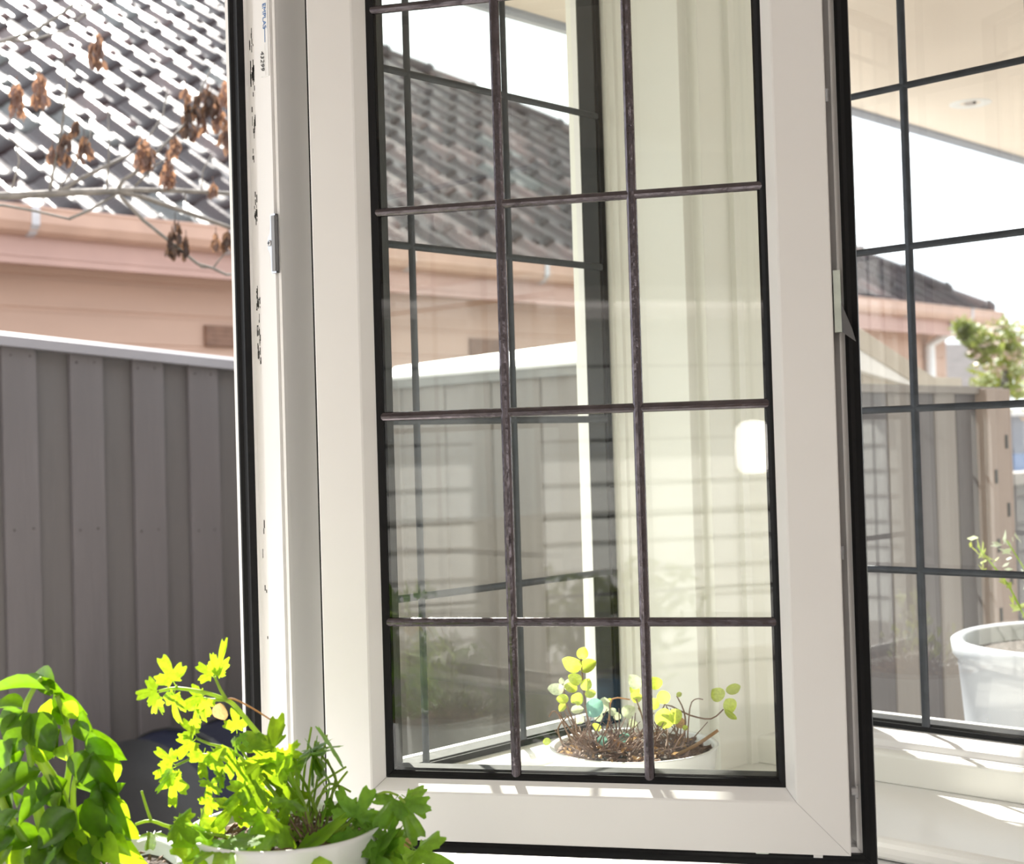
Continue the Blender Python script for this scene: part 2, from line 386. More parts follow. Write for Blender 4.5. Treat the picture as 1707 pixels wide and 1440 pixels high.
for dx, dz in ((.0018, .0004), (.0004, .0018)):
    c_ = MB().box(-.7403, -.7399, -.0378 - dx, -.0378 + dx, sz - dz, sz + dz); c_.v = [(x - O1.x, y, z - O1.z) for x, y, z in c_.v]; c_.build('screw_slot', M['ink_black'], sk)
# sticker and hand-written number on the reveal; the lettering reads downwards
XS = -.7357
def reveal_mat(y, z):
    # local x of text -> -z world, local y of text -> +/-y ; faces -x
    m = Matrix(((0, 0, -1), (0, -1, 0), (-1, 0, 0))).transposed()
    return Matrix.Translation(Vector((XS - .0004, y, z)) - O1) @ m.to_4x4()
s1 = W1(MB().box(XS, XS + .004, -.0395, -.0295, .385, .475), 'maker_sticker', M['sticker']); tag(s1, 'small white maker sticker with blue lettering')
s2 = W1(MB().box(XS - .0002, XS + .003, -.0345, -.0255, .386, .418), 'number_sticker', M['sticker']); tag(s2, 'small paper label with a hand-written number')
text_mesh('EMPLAS', .0078, M['ink_blue'], 'lettering', s1, reveal_mat(-.0345, .447))
text_mesh('43299', .0082, M['ink_black'], 'hand_lettering', s2, reveal_mat(-.0300, .402) @ Matrix.Translation((0, 0, .0003)), shear=.2)
ub = MB().box(XS - .0004, XS - .0001, -.0352, -.0346, .420, .436); ub.v = [(x - O1.x, y, z - O1.z) for x, y, z in ub.v]; ub.build('lettering_rule', M['ink_blue'], s1)
# mould streaks in the rebate
dm = MB()
rs = random.Random(3)
for z0, z1, n in ((.30, .44, 34), (.385, .40, 14), (.09, .17, 34), (.235, .27, 14), (-.22, -.05, 6)):
    for k in range(n):
        z = rs.uniform(z0, z1); y = -.0045 + rs.uniform(-.0035, .003); h = rs.uniform(.001, .011); d = rs.uniform(.00012, .0006)
        dm.box(-.7309, -.7304, y - d, y + d, z, z + h)
mo = W1(dm, 'mould_streaks', M['dirt']); mo['kind'] = 'stuff'

# ------------------------------------------------------------------ corner post between the two windows
cp = [(-.163, .03), (-.163, 0), (-.1615, -.006), (-.1575, -.0075), (-.1565, -.016), (-.1525, -.018), (-.1495, -.026), (-.146, -.027), (-.1455, -.0345), (-.1425, -.036),
      (-.1425, -.1115), (-.1415, -.1121), (-.1256, -.1121), (-.1246, -.113), (-.1246, -.1285), (-.1238, -.1291), (-.0664, -.1291), (-.0664, -.137), (-.055, -.1385), (-.045, -.150), (-.03, -.1575), (0, -.163), (.03, -.163), (.06, -.163), (.06, .06), (-.163, .06)]
t1 = MB().prism(cp, SILL, WTOP + .07).build('trim_1', M['cream'], bevel=.0012); struct(t1)
t1['label'] = 'stepped cream corner post between the two leaded windows'

# ------------------------------------------------------------------ window 2: right-hand fixed light (plane x = 0)
w2 = empty('window_2', (0, -.45, -.45)); struct(w2)
O2 = Vector((0, -.45, -.45))
def W2(mb, name, m, **k):
    # built in the same (u, depth, z) frame as window 1: u -> y, depth -> x
    mb.v = [(y - O2.x, x - O2.y, z - O2.z) for x, y, z in mb.v]; return mb.build(name, m, w2, **k)
RB = (-.70, -.166, -.362, WTOP - .05)
W2(MB().prism([(.0, -.3625), (-.004, -.3635), (-.026, -.3665), (-.034, -.3705), (-.0365, -.3785), (-.0395, -.3785)] + [(-.0395, -.46), (.03, -.46), (.03, -.3625)], -.80, -.137, 'x'), 'bottom_bead', M['upvc'], bevel=.002)
W2(MB().prism([(-.0397, -.3795), (-.052, -.381), (-.055, -.384), (-.055, -.418), (-.0397, -.418)], -.80, -.137, 'x'), 'bottom_rail', M['cream'], bevel=.002)
W2(MB().box(-.80, -.06, -.055, .03, WTOP - .05, WTOP + .07), 'head_rail', M['cream'])
W2(MB().prism([(-.82, -.055), (-.72, -.055), (-.702, -.01), (-.70, 0), (-.70, .03), (-.82, .03)], -.46, WTOP + .07), 'jamb', M['cream'])
W2(frame_all([(0, -.002), (0, .003), (-.0055, .003), (-.0055, -.001)], RB), 'glazing_gasket', M['gasket'])
W2(frame_all([(0, .003), (0, .028), (-.009, .028), (-.009, .003)], RB), 'edge_spacer', M['gasket'])
W2(frame_all([(.01, .0285), (.01, .040), (-.010, .040), (-.010, .0285)], RB), 'outer_bead', M['upvc'])
for y in (.001, .024):
    W2(MB().add([(RB[0], y, RB[2]), (RB[1], y, RB[2]), (RB[1], y, RB[3]), (RB[0], y, RB[3])], [(0, 1, 2, 3)]), 'glass_pane', M['glass_b'])
for z in BARS[1:]:
    W2(came_h(RB[0] + .005, RB[1] - .005, z, .0088, .0008, .0016), 'lead_came', M['lead_f'])
for u in (-.510, -.348):
    W2(came_v(u, RB[2] + .001, RB[3], .0112, .0008, .0016), 'lead_came', M['lead_f'])

# ------------------------------------------------------------------ sill and tiled bench
sl = bmesh.new()
poly = [(-1.5, -.02), (-1.5, -.36), (-.272, -.36), (-.272, -1.2), (-.02, -1.2), (-.02, -.02)]
vb = [sl.verts.new((x, y, -.442)) for x, y in poly]; vt = [sl.verts.new((x, y, SILL)) for x, y in poly]
sl.faces.new(vb[::-1]); sl.faces.new(vt)
for i in range(6): sl.faces.new((vb[i], vb[(i + 1) % 6], vt[(i + 1) % 6], vt[i]))
bmesh.ops.recalc_face_normals(sl, faces=sl.faces[:])
me = bpy.data.meshes.new('trim_2'); sl.to_mesh(me); sl.free()
t2 = link('trim_2', me, M['sill']); bv = t2.modifiers.new('bevel', 'BEVEL'); bv.width = .009; bv.segments = 3; bv.limit_method = 'ANGLE'
struct(t2, 'white painted window sill running round the corner')
bt = empty('benchtop', (-1.0, -.4, -.46)); tag(bt, 'white marble tiled benchtop in front of the window sill', 'benchtop')
MB().box(-1.2, .98, -.3, .38, -.05, -.012).box(.33, .98, -1.6, -.3, -.05, -.012).build('substrate', M['concrete'], bt)
tm = MB().box(-.1485, .1485, -.1485, .1485, -.012, .017).mesh('tile')
tm.materials.append(M['marble'])
cells = [(-1.05 + .3 * i, -.15 + .0) for i in range(7)] + [(-1.05 + .3 * i, .15) for i in range(7)] + [(.45 + .3 * i, -.45 - .3 * j) for i in range(2) for j in range(4)]
for x, y in cells:
    link('tile', tm, None, bt, (x + .03, y, 0))
for k, (x0, x1) in enumerate(((-2.15, -1.1), (-1.1, -.05))):
    cb = empty('base_cabinet', ((x0 + x1) / 2, -.32, FLOOR)); L = (x1 - x0) / 2
    tag(cb, 'cream base cabinet under the tiled bench, %s' % ('left of the open window' if k == 0 else 'below the corner post'), 'cabinet', None)
    MB().box(-L, L, -.33, .28, .08, .83).box(-L, L, -.28, .28, 0, .08).build('carcass', M['wall'], cb)
    for s in (-1, 1):
        d = MB().box(min(0, s * L) + .004, max(0, s * L) - .004, -.35, -.331, .1, .81).build('door', M['cream'], cb, bevel=.003)
        MB().tube([(s * .06, -.352, .6), (s * .06, -.375, .61), (s * .06, -.375, .71), (s * .06, -.352, .72)], .005).build('handle', M['steel'], d)

# ------------------------------------------------------------------ open casement sash (exterior face towards the room)
SANG = -1.03878
sash = empty('casement_sash', (-.6, -.31066, -.395), SANG)
tag(sash, 'white inward-opened casement sash with leaded glass and black seals, swung across the corner', 'window')
def SS(mb, name, m, parent=None, **k):
    mb.v = [(x, y, z + .395) for x, y, z in mb.v]; return mb.build(name, m, parent or sash, **k)
RS = (-.1888, .1902, -.3140, .70)
prof = [(0, .000), (.001, -.003), (.0100, -.017), (.0118, -.018), (.0558, -.018), (.0566, -.0172), (.0568, .010), (.0562, .012), (.0560, .044), (.0618, .044), (.0618, .030), (.0668, .030), (.0668, .036), (.0785, .036), (.0785, .055), (.004, .055), (0, .04)]
for s_, nm in (('left', 'stile'), ('right', 'stile'), ('bottom', 'rail'), ('top', 'rail')):
    pr = prof if s_ != 'left' else [q for q in prof if q[0] <= .0572] [:9] + [(.058, .044), (.058, .055), (.004, .055), (0, .04)]
    SS(frame_side(pr, RS, s_), nm, M['upvc'])
seal = [(.0668, .024), (.0700, .0225), (.0735, .0245), (.0790, .023), (.0798, .029), (.0790, .0362), (.0668, .0362)]
for s_ in ('right', 'bottom', 'top'):
    SS(frame_side(seal, RS, s_), 'edge_seal_or_gap', M['gasket'])
SS(frame_all([(.0012, -.0030), (.0005, .004), (-.0052, .004), (-.0052, .0005), (-.002, -.002)], RS), 'glazing_gasket', M['gasket'])
SS(frame_all([(0, .004), (0, .024), (-.0075, .024), (-.0075, .004)], RS), 'edge_spacer', M['gasket'])
for y in (.002, .022):
    SS(MB().add([(RS[0], y, RS[2]), (RS[1], y, RS[2]), (RS[1], y, RS[3]), (RS[0], y, RS[3])], [(0, 1, 2, 3)]), 'glass_pane', M['glass_s'])
for z in BARS[1:]:
    SS(came_h(RS[0] + .002, RS[1] - .002, z, .0086, .0016, .0030), 'lead_came', M['lead'])
for u in (-.0610, .0665):
    SS(came_v(u, RS[2] + .002, RS[3], .0098, .0015, .0036), 'lead_came', M['lead'])
SS(frame_side([(.0566, -.015), (.0590, -.015), (.0590, .03), (.0566, .03)], RS, 'left'), 'edge_seal_or_gap', M['gasket'])  # black strip added as the shaded gap beside the mullion
# hardware on the lock edge
kp = SS(MB().prism([(.2482, .031), (.2540, .029), (.2548, .0265), (.2545, .02), (.2482, .02)], .098, .155), 'lock_keep', M['white_keep'])
tag(kp, 'pale worn keep plate on the lock edge')
fl = MB().add([(.2545, .018, .125), (.2545, .022, .098), (.2665, .012, .088), (.2635, .012, .100)], [(0, 1, 2, 3)])
fl.add([(.2547, .019, .125), (.2547, .023, .098), (.2667, .013, .088), (.2637, .013, .100)], [(3, 2, 1, 0)])
SS(fl, 'loose_seal_flap', M['grey_plastic'], None)
cz = -.322
SS(MB().tube([(.2490, .02, cz), (.2530, .02, cz)], .0042, 14).tube([(.2530, .02, cz), (.2545, .02, cz)], .0066, 14), 'lock_cam', M['steel'], smooth=False)
for z in (.318, -.105):
    SS(MB().tube([(.2482, .024, z - .006), (.2482, .024, z + .006)], .0016, 6), 'lock_screw', M['steel'])
dc = SS(MB().box(.162, .174, -.004, .008, -.3755, -.3722), 'drain_cap', M['white_keep'], bevel=.001)
SS(MB().box(.214, .222, -.0125, .004, -.3745, -.3718), 'drain_cap', M['upvc'])
# inside handle (room-side face, turned away from the camera)
hd = SS(MB().box(.208, .232, .055, .062, .10, .22), 'handle', M['upvc'], bevel=.003)
SS(MB().tube([(.22, .06, .17), (.22, .095, .17), (.22, .10, .15), (.22, .10, .05)], .009, 10), 'lever', M['upvc'], hd)

# ------------------------------------------------------------------ eave, soffit and roof of the house itself
sf = MB().box(-5.0, .1, .1, .6, .82, .84).box(.1, 3.2, -4.4, .6, .82, .84)
so = sf.build('soffit', M['soffit']); tag(so, 'cream soffit lining under the wide eave', 'soffit', kind='structure')
rf = MB().box(-5.0, 3.25, -4.6, .63, 1.25, 1.32).build('roof_deck', M['soffit']); struct(rf, 'roof deck above the kitchen', 'roof')
fb = MB().prism([(.60, .812), (.606, .806), (.622, .806), (.628, .812), (.628, .93), (.60, .93)], -5.0, 3.2, 'x').build('eave_gutter', M['eave'])
struct(fb, 'blue-grey eave gutter along the edge of the cream soffit', 'gutter')
struct(MB().box(3.2, 3.23, -4.4, .628, .81, .93).build('eave_gutter', M['eave']), 'blue-grey gutter closing the right end of the soffit', 'gutter')
dl = empty('downlight', (1.72, .388, .82)); tag(dl, 'small round white downlight in the cream soffit', 'light')
MB().lathe([(.022, .001), (.034, -.003), (.050, -.002), (.053, .003)], 28).build('trim_ring', M['farwhite'], dl, smooth=True)
MB().lathe([(0, -.001), (.012, -.003), (.02, .002)], 20).build('lamp', M['palegrey'], dl, smooth=True)
MB().tube([(-.024, -.022, -.006), (-.012, -.018, -.004)], [.004, .002]).build('wasp_nest', M['nail'], dl)
MB().box(-.043, .043, -.043, .043, .0005, .003).build('backing', M['soffit'], dl)

# pendant lamp in the room, seen only as a reflection in the open sash
n_ = Vector((-math.sin(SANG), math.cos(SANG), 0)) * -1
def mirrored(px, py, L):                  # where a thing stands whose reflection in the sash shows at this view point
    O_ = Vector((-.6, -.31066, 0)); d_ = ray(px, py).normalized(); t_ = (O_ - CAM).dot(n_) / d_.dot(n_)
    return CAM + d_ * t_ + (d_ - n_ * 2 * d_.dot(n_)) * L
for px_, nm_ in ((1255, 'nearer the sash'), (1324, 'farther from the sash')):
    q_ = mirrored(px_, 745, 2.0)
    pd = empty('pendant_lamp', q_); tag(pd, 'white glass pendant lamp in the room, seen mirrored in the sash, %s' % nm_, 'lamp')
    MB().lathe([(0, -.062), (.026, -.060), (.040, -.045), (.043, 0), (.040, .045), (.024, .060), (0, .063)], 24).build('shade', M['bulb'], pd, smooth=True)
    MB().tube([(0, 0, .06), (0, 0, CEIL - q_.z)], .003).build('cable', M['gasket'], pd)
cq = mirrored(1008, 1180, .80)
bc = empty('plastic_cup', (cq.x, cq.y, -.443)); tag(bc, 'blue plastic cup on the bench, mirrored in the lower sash panes', 'cup')
MB().lathe([(0, 0), (.026, 0), (.028, .003), (.036, .088), (.0375, .090), (.0345, .088), (.027, .006), (0, .005)], 32).build('body', M['bluecup'], bc, smooth=True)
MB().tube([(.030, 0, .02), (.055, 0, .03), (.060, 0, .055), (.035, 0, .072)], .004).build('handle', M['bluecup'], bc, smooth=True)

# ------------------------------------------------------------------ ground outside
struct(MB().box(-9, 40, .1, 60, GROUND - .2, GROUND).box(.1, 40, -20, .1, GROUND - .2, GROUND).box(-40, -4.4, -20, .1, GROUND - .2, GROUND).build('ground', M['ground']))

# ------------------------------------------------------------------ left boundary fence
fe = empty('paling_fence', (.5, 2.2, GROUND)); tag(fe, 'charcoal lapped paling fence with a sloping cap, left of the open window', 'fence')
def ftop(x): return .332 - .068 * (x - .083)
P0 = .081 - .18
pitch = .1815
for i in range(-3, 9):
    x = P0 + pitch * i + .1815 * .5 - .09
    if x > 1.33: break
    jx = random.uniform(-.003, .003)
    wd = min(.0955 + random.uniform(-.003, .003), 1.352 - x)
    p = MB().box(-wd / 2, wd / 2, -.012, .004, 0, ftop(x) - .03 - GROUND + .0)
    o = p.build('paling', M['fence'], fe, bevel=.0015, loc=(x - .5 + wd / 2 + jx, 0, 0)); o.rotation_euler = (0, R(random.uniform(-.15, .15)), 0)
    rw = min(.120, 1.352 - (x + wd - .017))
    if rw < .02: continue
    o = MB().box(-rw / 2, rw / 2, .006, .018, 0, ftop(x) - .03 - GROUND).build('paling', M['fence2'], fe, bevel=.0015, loc=(x - .5 + wd - .017 + rw / 2, random.uniform(-.001, .002), 0))
    for dz in (.06, .50):
        for dx in (.02, .072):
            MB().tube([(x - .5 + dx, -.0135, ftop(x) - dz - GROUND + random.uniform(-.004, .004)), (x - .5 + dx, -.0110, ftop(x) - dz - GROUND)], .0026, 6).build('nail', M['nail'], fe)
cx0, cx1 = -.55, 1.352
cpf = MB()
sec = [(-.030, -.037), (-.030, -.011), (.002, .001), (.03, .001), (.03, -.037)]
vs = []
for x in (cx0, cx1):
    for y, z in sec: vs.append((x - .5, y, ftop(x) + z - GROUND))
cpf.add(vs, [(0, 1, 2, 3, 4), (9, 8, 7, 6, 5)] + [(i, (i + 1) % 5, 5 + (i + 1) % 5, 5 + i) for i in range(5)])
cpf.build('cap_rail', M['cap'], fe)

# ------------------------------------------------------------------ shed beyond the corner
sh = empty('garden_shed', (1.38, 1.4, GROUND)); tag(sh, 'low taupe boarded shed with a white metal roof on a concrete base', 'shed')
def SH(mb, name, m, **k):
    mb.v = [(x - 1.38, y - 1.4, z - GROUND) for x, y, z in mb.v]; return mb.build(name, m, sh, **k)
Y0, Y1 = .76, 2.22
y = Y0
k = 0
while y < Y1:
    wd = .096
    SH(MB().box(1.385 + (.006 if k % 2 else 0), 1.40, y, min(Y1, y + wd), -.70, .20), 'board', M['shed'], bevel=.0012); y += wd + .004; k += 1
SH(MB().box(1.36, 2.3, Y0, Y1, GROUND, -.70), 'concrete_base', M['concrete'])
SH(MB().box(1.375, 1.40, Y0 - .02, Y1, .20, .236), 'fascia', M['shed_fascia'])
rz0, rz1 = .335, .288
roofm = MB().add([(1.372, Y0 - .03, .238), (1.60, Y0 - .03, rz0), (2.32, Y0 - .03, .112), (1.372, Y1, .238), (1.60, Y1 + .2, rz1), (2.32, Y1, .112),
                  (1.372, Y0 - .03, .228), (2.32, Y0 - .03, .10), (1.372, Y1, .228), (2.32, Y1, .10)],
                 [(0, 1, 4, 3), (1, 2, 5, 4), (0, 3, 8, 6), (2, 7, 9, 5), (6, 8, 9, 7), (3, 4, 5, 9, 8), (0, 6, 7, 2, 1)])
SH(roofm, 'roof', M['whiteroof'])
for x0 in (1.4, 1.6, 1.8, 2.0, 2.2 - .02):
    x1 = x0 + .195
    SH(MB().box(x0, x1, Y0, Y0 + .02, -.7, .23 if x1 < 1.85 else .17), 'gable_board', M['shed_cream'], bevel=.001)
SH(MB().prism([(1.372, .185), (1.372, .238), (1.60, .300 + .03), (2.32, .110), (2.32, .060), (1.60, .275)], Y0 - .035, Y0 - .012, 'y'), 'barge_board', M['shed_cream'])

# slotted post and screen by the shed
sc_ = empty('slatted_screen', (1.5, .40, GROUND)); tag(sc_, 'grey boarded screen ending in a beige slotted post, behind the right window', 'screen')
for i in range(7):
    x = .95 + .11 * i
    MB().box(x - 1.5, x + .106 - 1.5, 0, .018, .05, .100 - GROUND).build('board', M['shed'] if i % 2 else M['fence'], sc_, bevel=.001)
MB().box(.95 - 1.5, 1.845 - 1.5, -.012, .03, .10 - GROUND, .118 - GROUND).build('cap_rail', M['shed'], sc_)
pp = MB().box(.212, .345, -.03, .05, 0, .112 - GROUND).build('post', M['post'], sc_, bevel=.002)
for i in range(8):
    xx = .248 if i % 2 else .312
    zz = -GROUND - .02 - .085 * i
    MB().box(xx - .007, xx + .007, -.0312, -.0296, zz - .017, zz + .017).build('slot', M['slot'], pp)
gw = empty('block_wall', (3.2, 1.0, GROUND)); tag(gw, 'low grey garden wall at the far right', 'wall')
for i in range(6):
    MB().box(-.7 + .3 * i, -.402 + .3 * i, 0, .1, 0, -.18 - GROUND).build('block_panel', M['fence2'], gw, bevel=.003)
MB().box(-.72, 1.15, -.02, .12, -.18 - GROUND, -.14 - GROUND).build('coping', M['shed'], gw)

# ------------------------------------------------------------------ neighbouring house
HY, ZG = 4.0, .96
HP = R(33)
XC = 9.55
hs = empty('neighbouring_house', (4.5, 4.3, GROUND)); tag(hs, 'salmon weatherboard house with a dark tiled hip roof beyond the fence', 'house')
def HS(mb, name, m, parent=None, **k):
    mb.v = [(x - 4.5, y - 4.3, z - GROUND) for x, y, z in mb.v]; return mb.build(name, m, parent or hs, **k)
z = .90
while z > -.6:
    z2 = z - .14
    HS(MB().prism([(4.30, z2), (4.285, z2 + .001), (4.283, z2 + .012), (4.287, z2 + .022), (4.281, z2 + .026), (4.281, z), (4.30, z)], -.5, XC - .3, 'x'), 'weatherboard', M['brick']); z = z2
HS(MB().box(-.5, XC - .3, 4.30, 4.36, GROUND, .95), 'wall', M['brick'])
HS(MB().box(XC - .36, XC - .3, 4.28, 9, GROUND, .95), 'end_wall', M['brick'])
HS(MB().box(-.5, XC - .02, 4.04, 4.30, .815, .83), 'eave_lining', M['fascia'])
HS(MB().box(-.5, XC - .02, 4.045, 4.07, .785, .93), 'fascia', M['fascia'], bevel=.003)
gt = HS(MB().prism([(4.045, .905), (4.01, .905), (3.985, .918), (3.972, .945), (3.972, .988), (3.978, 1.003), (3.966, 1.006), (3.962, .998), (3.966, .99), (3.964, .94), (3.98, .908), (4.01, .894), (4.045, .894)], -.5, XC + .12, 'x'), 'gutter', M['gutter'])
for xb in (1.115, 2.04, 3.10, 4.08, 5.1, 6.1, 7.1, 8.1, 9.1):
    b_ = MB().prism([(4.02, .888), (3.99, .898), (3.962, .93), (3.960, 1.004), (3.964, 1.004), (3.968, .93), (3.992, .903), (4.02, .893)], xb - .017, xb + .017, 'x')
    HS(b_, 'bracket', M['strap'], gt)
for x0, x1 in ((2.09, 2.52), (3.78, 4.11), (6.4, 7.2)):  # ribbed brown boxes put where the wall only has shaded recesses
    v_ = HS(MB().box(x0, x1, 4.262, 4.285, .505, .602), 'recess_shade', M['brown'], bevel=.004)
    for k in range(4):
        HS(MB().prism([(4.258, .512 + .022 * k), (4.262, .512 + .022 * k), (4.262, .53 + .022 * k)], x0 + .01, x1 - .01, 'x'), 'shade_rib', M['brown'], v_)
HS(MB().tube([(8.9, 3.99, .90), (8.9, 4.1, .80), (8.9, 4.24, .72), (8.9, 4.24, GROUND)], .04, 12), 'downpipe', M['farwhite'])
wn = HS(MB().box(7.7, 8.6, 4.255, 4.29, -.35, .45), 'window', M['farwhite'], bevel=.005)
HS(MB().box(7.76, 8.54, 4.25, 4.256, -.29, .39), 'pane', M['farwall'], wn)
# roof: every tile its own piece
TP, TE, TL = .263, .265, .40
tanp, cosp = math.tan(HP), math.cos(HP)
def tile_mesh(nm, m, seed):
    r = random.Random(seed); mb = MB()
    xs = [0, .02, .045, .07, .095, .115, .135, .165, .20, .235, .263]
    hs_ = [.016, .004, .0, .010, .036, .048, .036, .007, .0, .005, .018]
    n = len(xs)
    rows = [(-.004, -.004), (0, .0), (TL, -.006)]
    vs = []
    for dy, dz in ((0.004, -.034), (-.002, -.022), (.004, -.009), (.022, -.001), (.06, .0), (TL, -.004)):
        for x, h in zip(xs, hs_):
            vs.append((x + r.uniform(-.001, .001), dy, h + .018 * (1 - dy / TL) + dz + (.0 if dz > -.03 else -(h * .55))))
    mb.add(vs, [(i + j * n, i + 1 + j * n, i + 1 + (j + 1) * n, i + (j + 1) * n) for j in range(5) for i in range(n - 1)])
    me = mb.mesh(nm, True); me.materials.append(m)
    return me
TM = [tile_mesh('tile', M['tile'], 1), tile_mesh('tile', M['tile'], 2), tile_mesh('tile', M['tile_red'], 3), tile_mesh('tile', M['tile_grey'], 4), tile_mesh('tile', M['tile'], 5)]
tiles = []
YR0 = 4.028
for j in range(0, 19):
    ylow = YR0 + TE * j
    zl = ZG + (ylow - HY) * tanp
    xl = -1.605 + (ylow + 1.2) * .45
    xr = XC - (ylow - HY) * 1.02
    i0 = int(math.floor((xl - .157) / TP)); i = i0
    while True:
        x = .157 + i * TP
        if x + .02 > xr: break
        d = (Vector((x, ylow, zl)) - CAM).dot(fwd)
        tiles.append((d, x, ylow, zl)); i += 1
tiles.sort()
rest = MB()
rr = random.Random(11)
for k, (d, x, yl, zl) in enumerate(tiles):
    me = rr.choices(TM, weights=[4, 3, 4.5, 1.2, 3])[0]
    jz, jr = rr.uniform(-.003, .005), rr.uniform(-.012, .012)
    mw = Matrix.Translation((x - 4.5, yl - 4.3 + rr.uniform(-.006, .006), zl - GROUND + jz)) @ Matrix.Rotation(HP, 4, 'X') @ Matrix.Rotation(jr, 4, 'Z')
    if k < 290:
        o = link('roof_tile', me, None, hs); o.matrix_local = mw
    else:
        rest.add([mw @ v.co for v in me.vertices], [tuple(p.vertices) for p in me.polygons])
if rest.v:
    o = rest.build('roof_tiles', M['tile'], hs); o['kind'] = 'stuff'
# boarding below the tiles, hip end and hip caps
HS(MB().add([(-.6, 4.02, ZG - .03), (XC, 4.02, ZG - .03), (XC - 5.6, 4.02 + 5.5, ZG - .03 + 5.5 * tanp), (-.6, 4.02 + 5.5, ZG - .03 + 5.5 * tanp)], [(0, 1, 2, 3)]), 'sarking', M['tile'])
HS(MB().add([(XC, 4.02, ZG), (XC, 15.2, ZG), (XC - 5.6, 9.6, ZG - .03 + 5.5 * tanp)], [(0, 1, 2)]), 'hip_end', M['tile'])
hm = MB()
for (y_, sc) in ((0, 1.0), (.42, .86)):
    for a in range(9):
        t = math.pi * a / 8; hm.v.append((-.115 * sc * math.cos(t), y_, .105 * sc * math.sin(t) - .03))
for (y_, sc) in ((0, .80),):
    for a in range(9):
        t = math.pi * a / 8; hm.v.append((-.115 * sc * math.cos(t), y_, .105 * sc * math.sin(t) - .03))
hm.f = [(a, a + 1, a + 10, a + 9) for a in range(8)] + [(a + 1, a, a + 18, a + 19) for a in range(8)]
# raised end lip
for a in range(9):
    t = math.pi * a / 8; hm.v.append((-.125 * math.cos(t), .05, .118 * math.sin(t) - .03))
hm.f += [(a, a + 1, a + 28, a + 27) for a in range(8)]
hme = hm.mesh('hip_cap'); hme.materials.append(M['tile']); hme2 = hme.copy(); hme2.materials.clear(); hme2.materials.append(M['tile_red'])
dirh = Vector((-1.02, 1, tanp)).normalized(); p0 = Vector((XC + .05, HY + .05, ZG + .05))
side = dirh.cross(Vector((0, 0, 1))).normalized(); upn = side.cross(dirh)
rotm = Matrix((side, dirh, upn)).transposed().to_4x4()
for k in range(19):
    p = p0 + dirh * (.385 * k)
    o = link('hip_cap', hme if k % 3 else hme2, None, hs)
    o.matrix_local = Matrix.Translation(p - Vector((4.5, 4.3, GROUND))) @ rotm @ Matrix.Rotation(rr.uniform(-.03, .03), 4, 'X')

# ------------------------------------------------------------------ far things behind the right window
fh = empty('distant_house', deep(1560, 760, 13)); fh.location.z = GROUND
tag(fh, 'distant grey house with a pale tiled roof and blue panel, far right', 'house')
FO = Vector(fh.location)
def FH(mb, name, m, **k):
    mb.v = [tuple(Vector(v) - FO) for v in mb.v]; return mb.build(name, m, fh, **k)
a = deep(1490, 655, 13); b = deep(1660, 655, 13); c = deep(1625, 575, 15.5); d = deep(1520, 575, 15.5)
NR = 12
fr_roof = MB()
for i in range(NR):
    t0, t1 = i / NR, (i + 1) / NR
    l0, l1 = a.lerp(d, t0), a.lerp(d, t1); r0_, r1_ = b.lerp(c, t0), b.lerp(c, t1)
    dz = Vector((0, 0, .05))
    fr_roof.add([l0 + dz, r0_ + dz, r1_, l1, l0, r0_], [(0, 1, 2, 3), (4, 5, 1, 0)])
FH(fr_roof, 'roof', M['palegrey'])
def panel(pts, th, name, m):
    n = Vector((-.72, -.69, 0)); f = [Vector(p) for p in pts]; bk = [p - n * th for p in f]; k = len(f)
    FH(MB().add(f + bk, [tuple(range(k)), tuple(range(k, 2 * k))[::-1]] + [(i, (i + 1) % k, k + (i + 1) % k, k + i) for i in range(k)]), name, m)
panel([deep(1500, 655, 13.1), deep(1662, 655, 13.1), deep(1662, 1000, 13.1), deep(1500, 1000, 13.1)], .2, 'wall', M['farwall'])
panel([deep(1664, 690, 13), deep(1760, 686, 13), deep(1760, 1000, 13), deep(1664, 1000, 13)], .3, 'side_wall', M['farwall'])
panel([deep(1660, 684, 12.9), deep(1765, 680, 12.9), deep(1765, 690, 12.9), deep(1660, 694, 12.9)], .1, 'gutter', M['farwhite'])
panel([deep(1668, 758, 12.9), deep(1760, 752, 12.9), deep(1760, 800, 12.9), deep(1668, 800, 12.9)], .05, 'blue_panel', M['farblue'])

def crown(parent, centers, n, size, m, name='foliage', seed=1):
    r = random.Random(seed); mb = MB()
    for k in range(n):
        c0, rad = r.choice(centers)
        v = Vector((r.gauss(0, 1), r.gauss(0, 1), r.gauss(0, 1))).normalized() * rad * (r.random() ** .4)
        p = Vector(c0) + v
        a = Vector((r.gauss(0, 1), r.gauss(0, 1), r.gauss(0, 1))).normalized(); b = a.orthogonal().normalized(); s = size * r.uniform(.6, 1.3)
        mb.add([p - a * s, p + b * s * .45, p + a * s, p - b * s * .45], [(0, 1, 2, 3)])
    o = mb.build(name, m, parent); o['kind'] = 'stuff'; return o
tp = deep(1672, 640, 8.0)
tr = empty('garden_tree', (tp.x, tp.y, GROUND)); tag(tr, 'yellow-green bushy tree standing at the far right behind the window', 'tree')
TO = Vector((tp.x, tp.y, GROUND))
cent = [(deep(px, py, 8 + dd) - TO, rad) for px, py, dd, rad in ((1690, 590, 0, .16), (1660, 620, .2, .16), (1640, 580, -.1, .10), (1700, 640, .1, .2), (1670, 560, 0, .1), (1720, 600, .3, .25), (1655, 655, 0, .12), (1625, 560, 0, .07), (1607, 548, 0, .05))]
crown(tr, cent, 900, .045, M['foliage'], seed=4)
crown(tr, cent[:6], 220, .04, M['foliage_pink'], 'blossom', seed=5)
MB().tube([(0, 0, 0), (.02, .01, .8), (0, 0, tp.z - GROUND - .05), (.05, .0, tp.z - GROUND + .1)], [.06, .05, .035, .01], 8).build('trunk', M['bark'], tr)

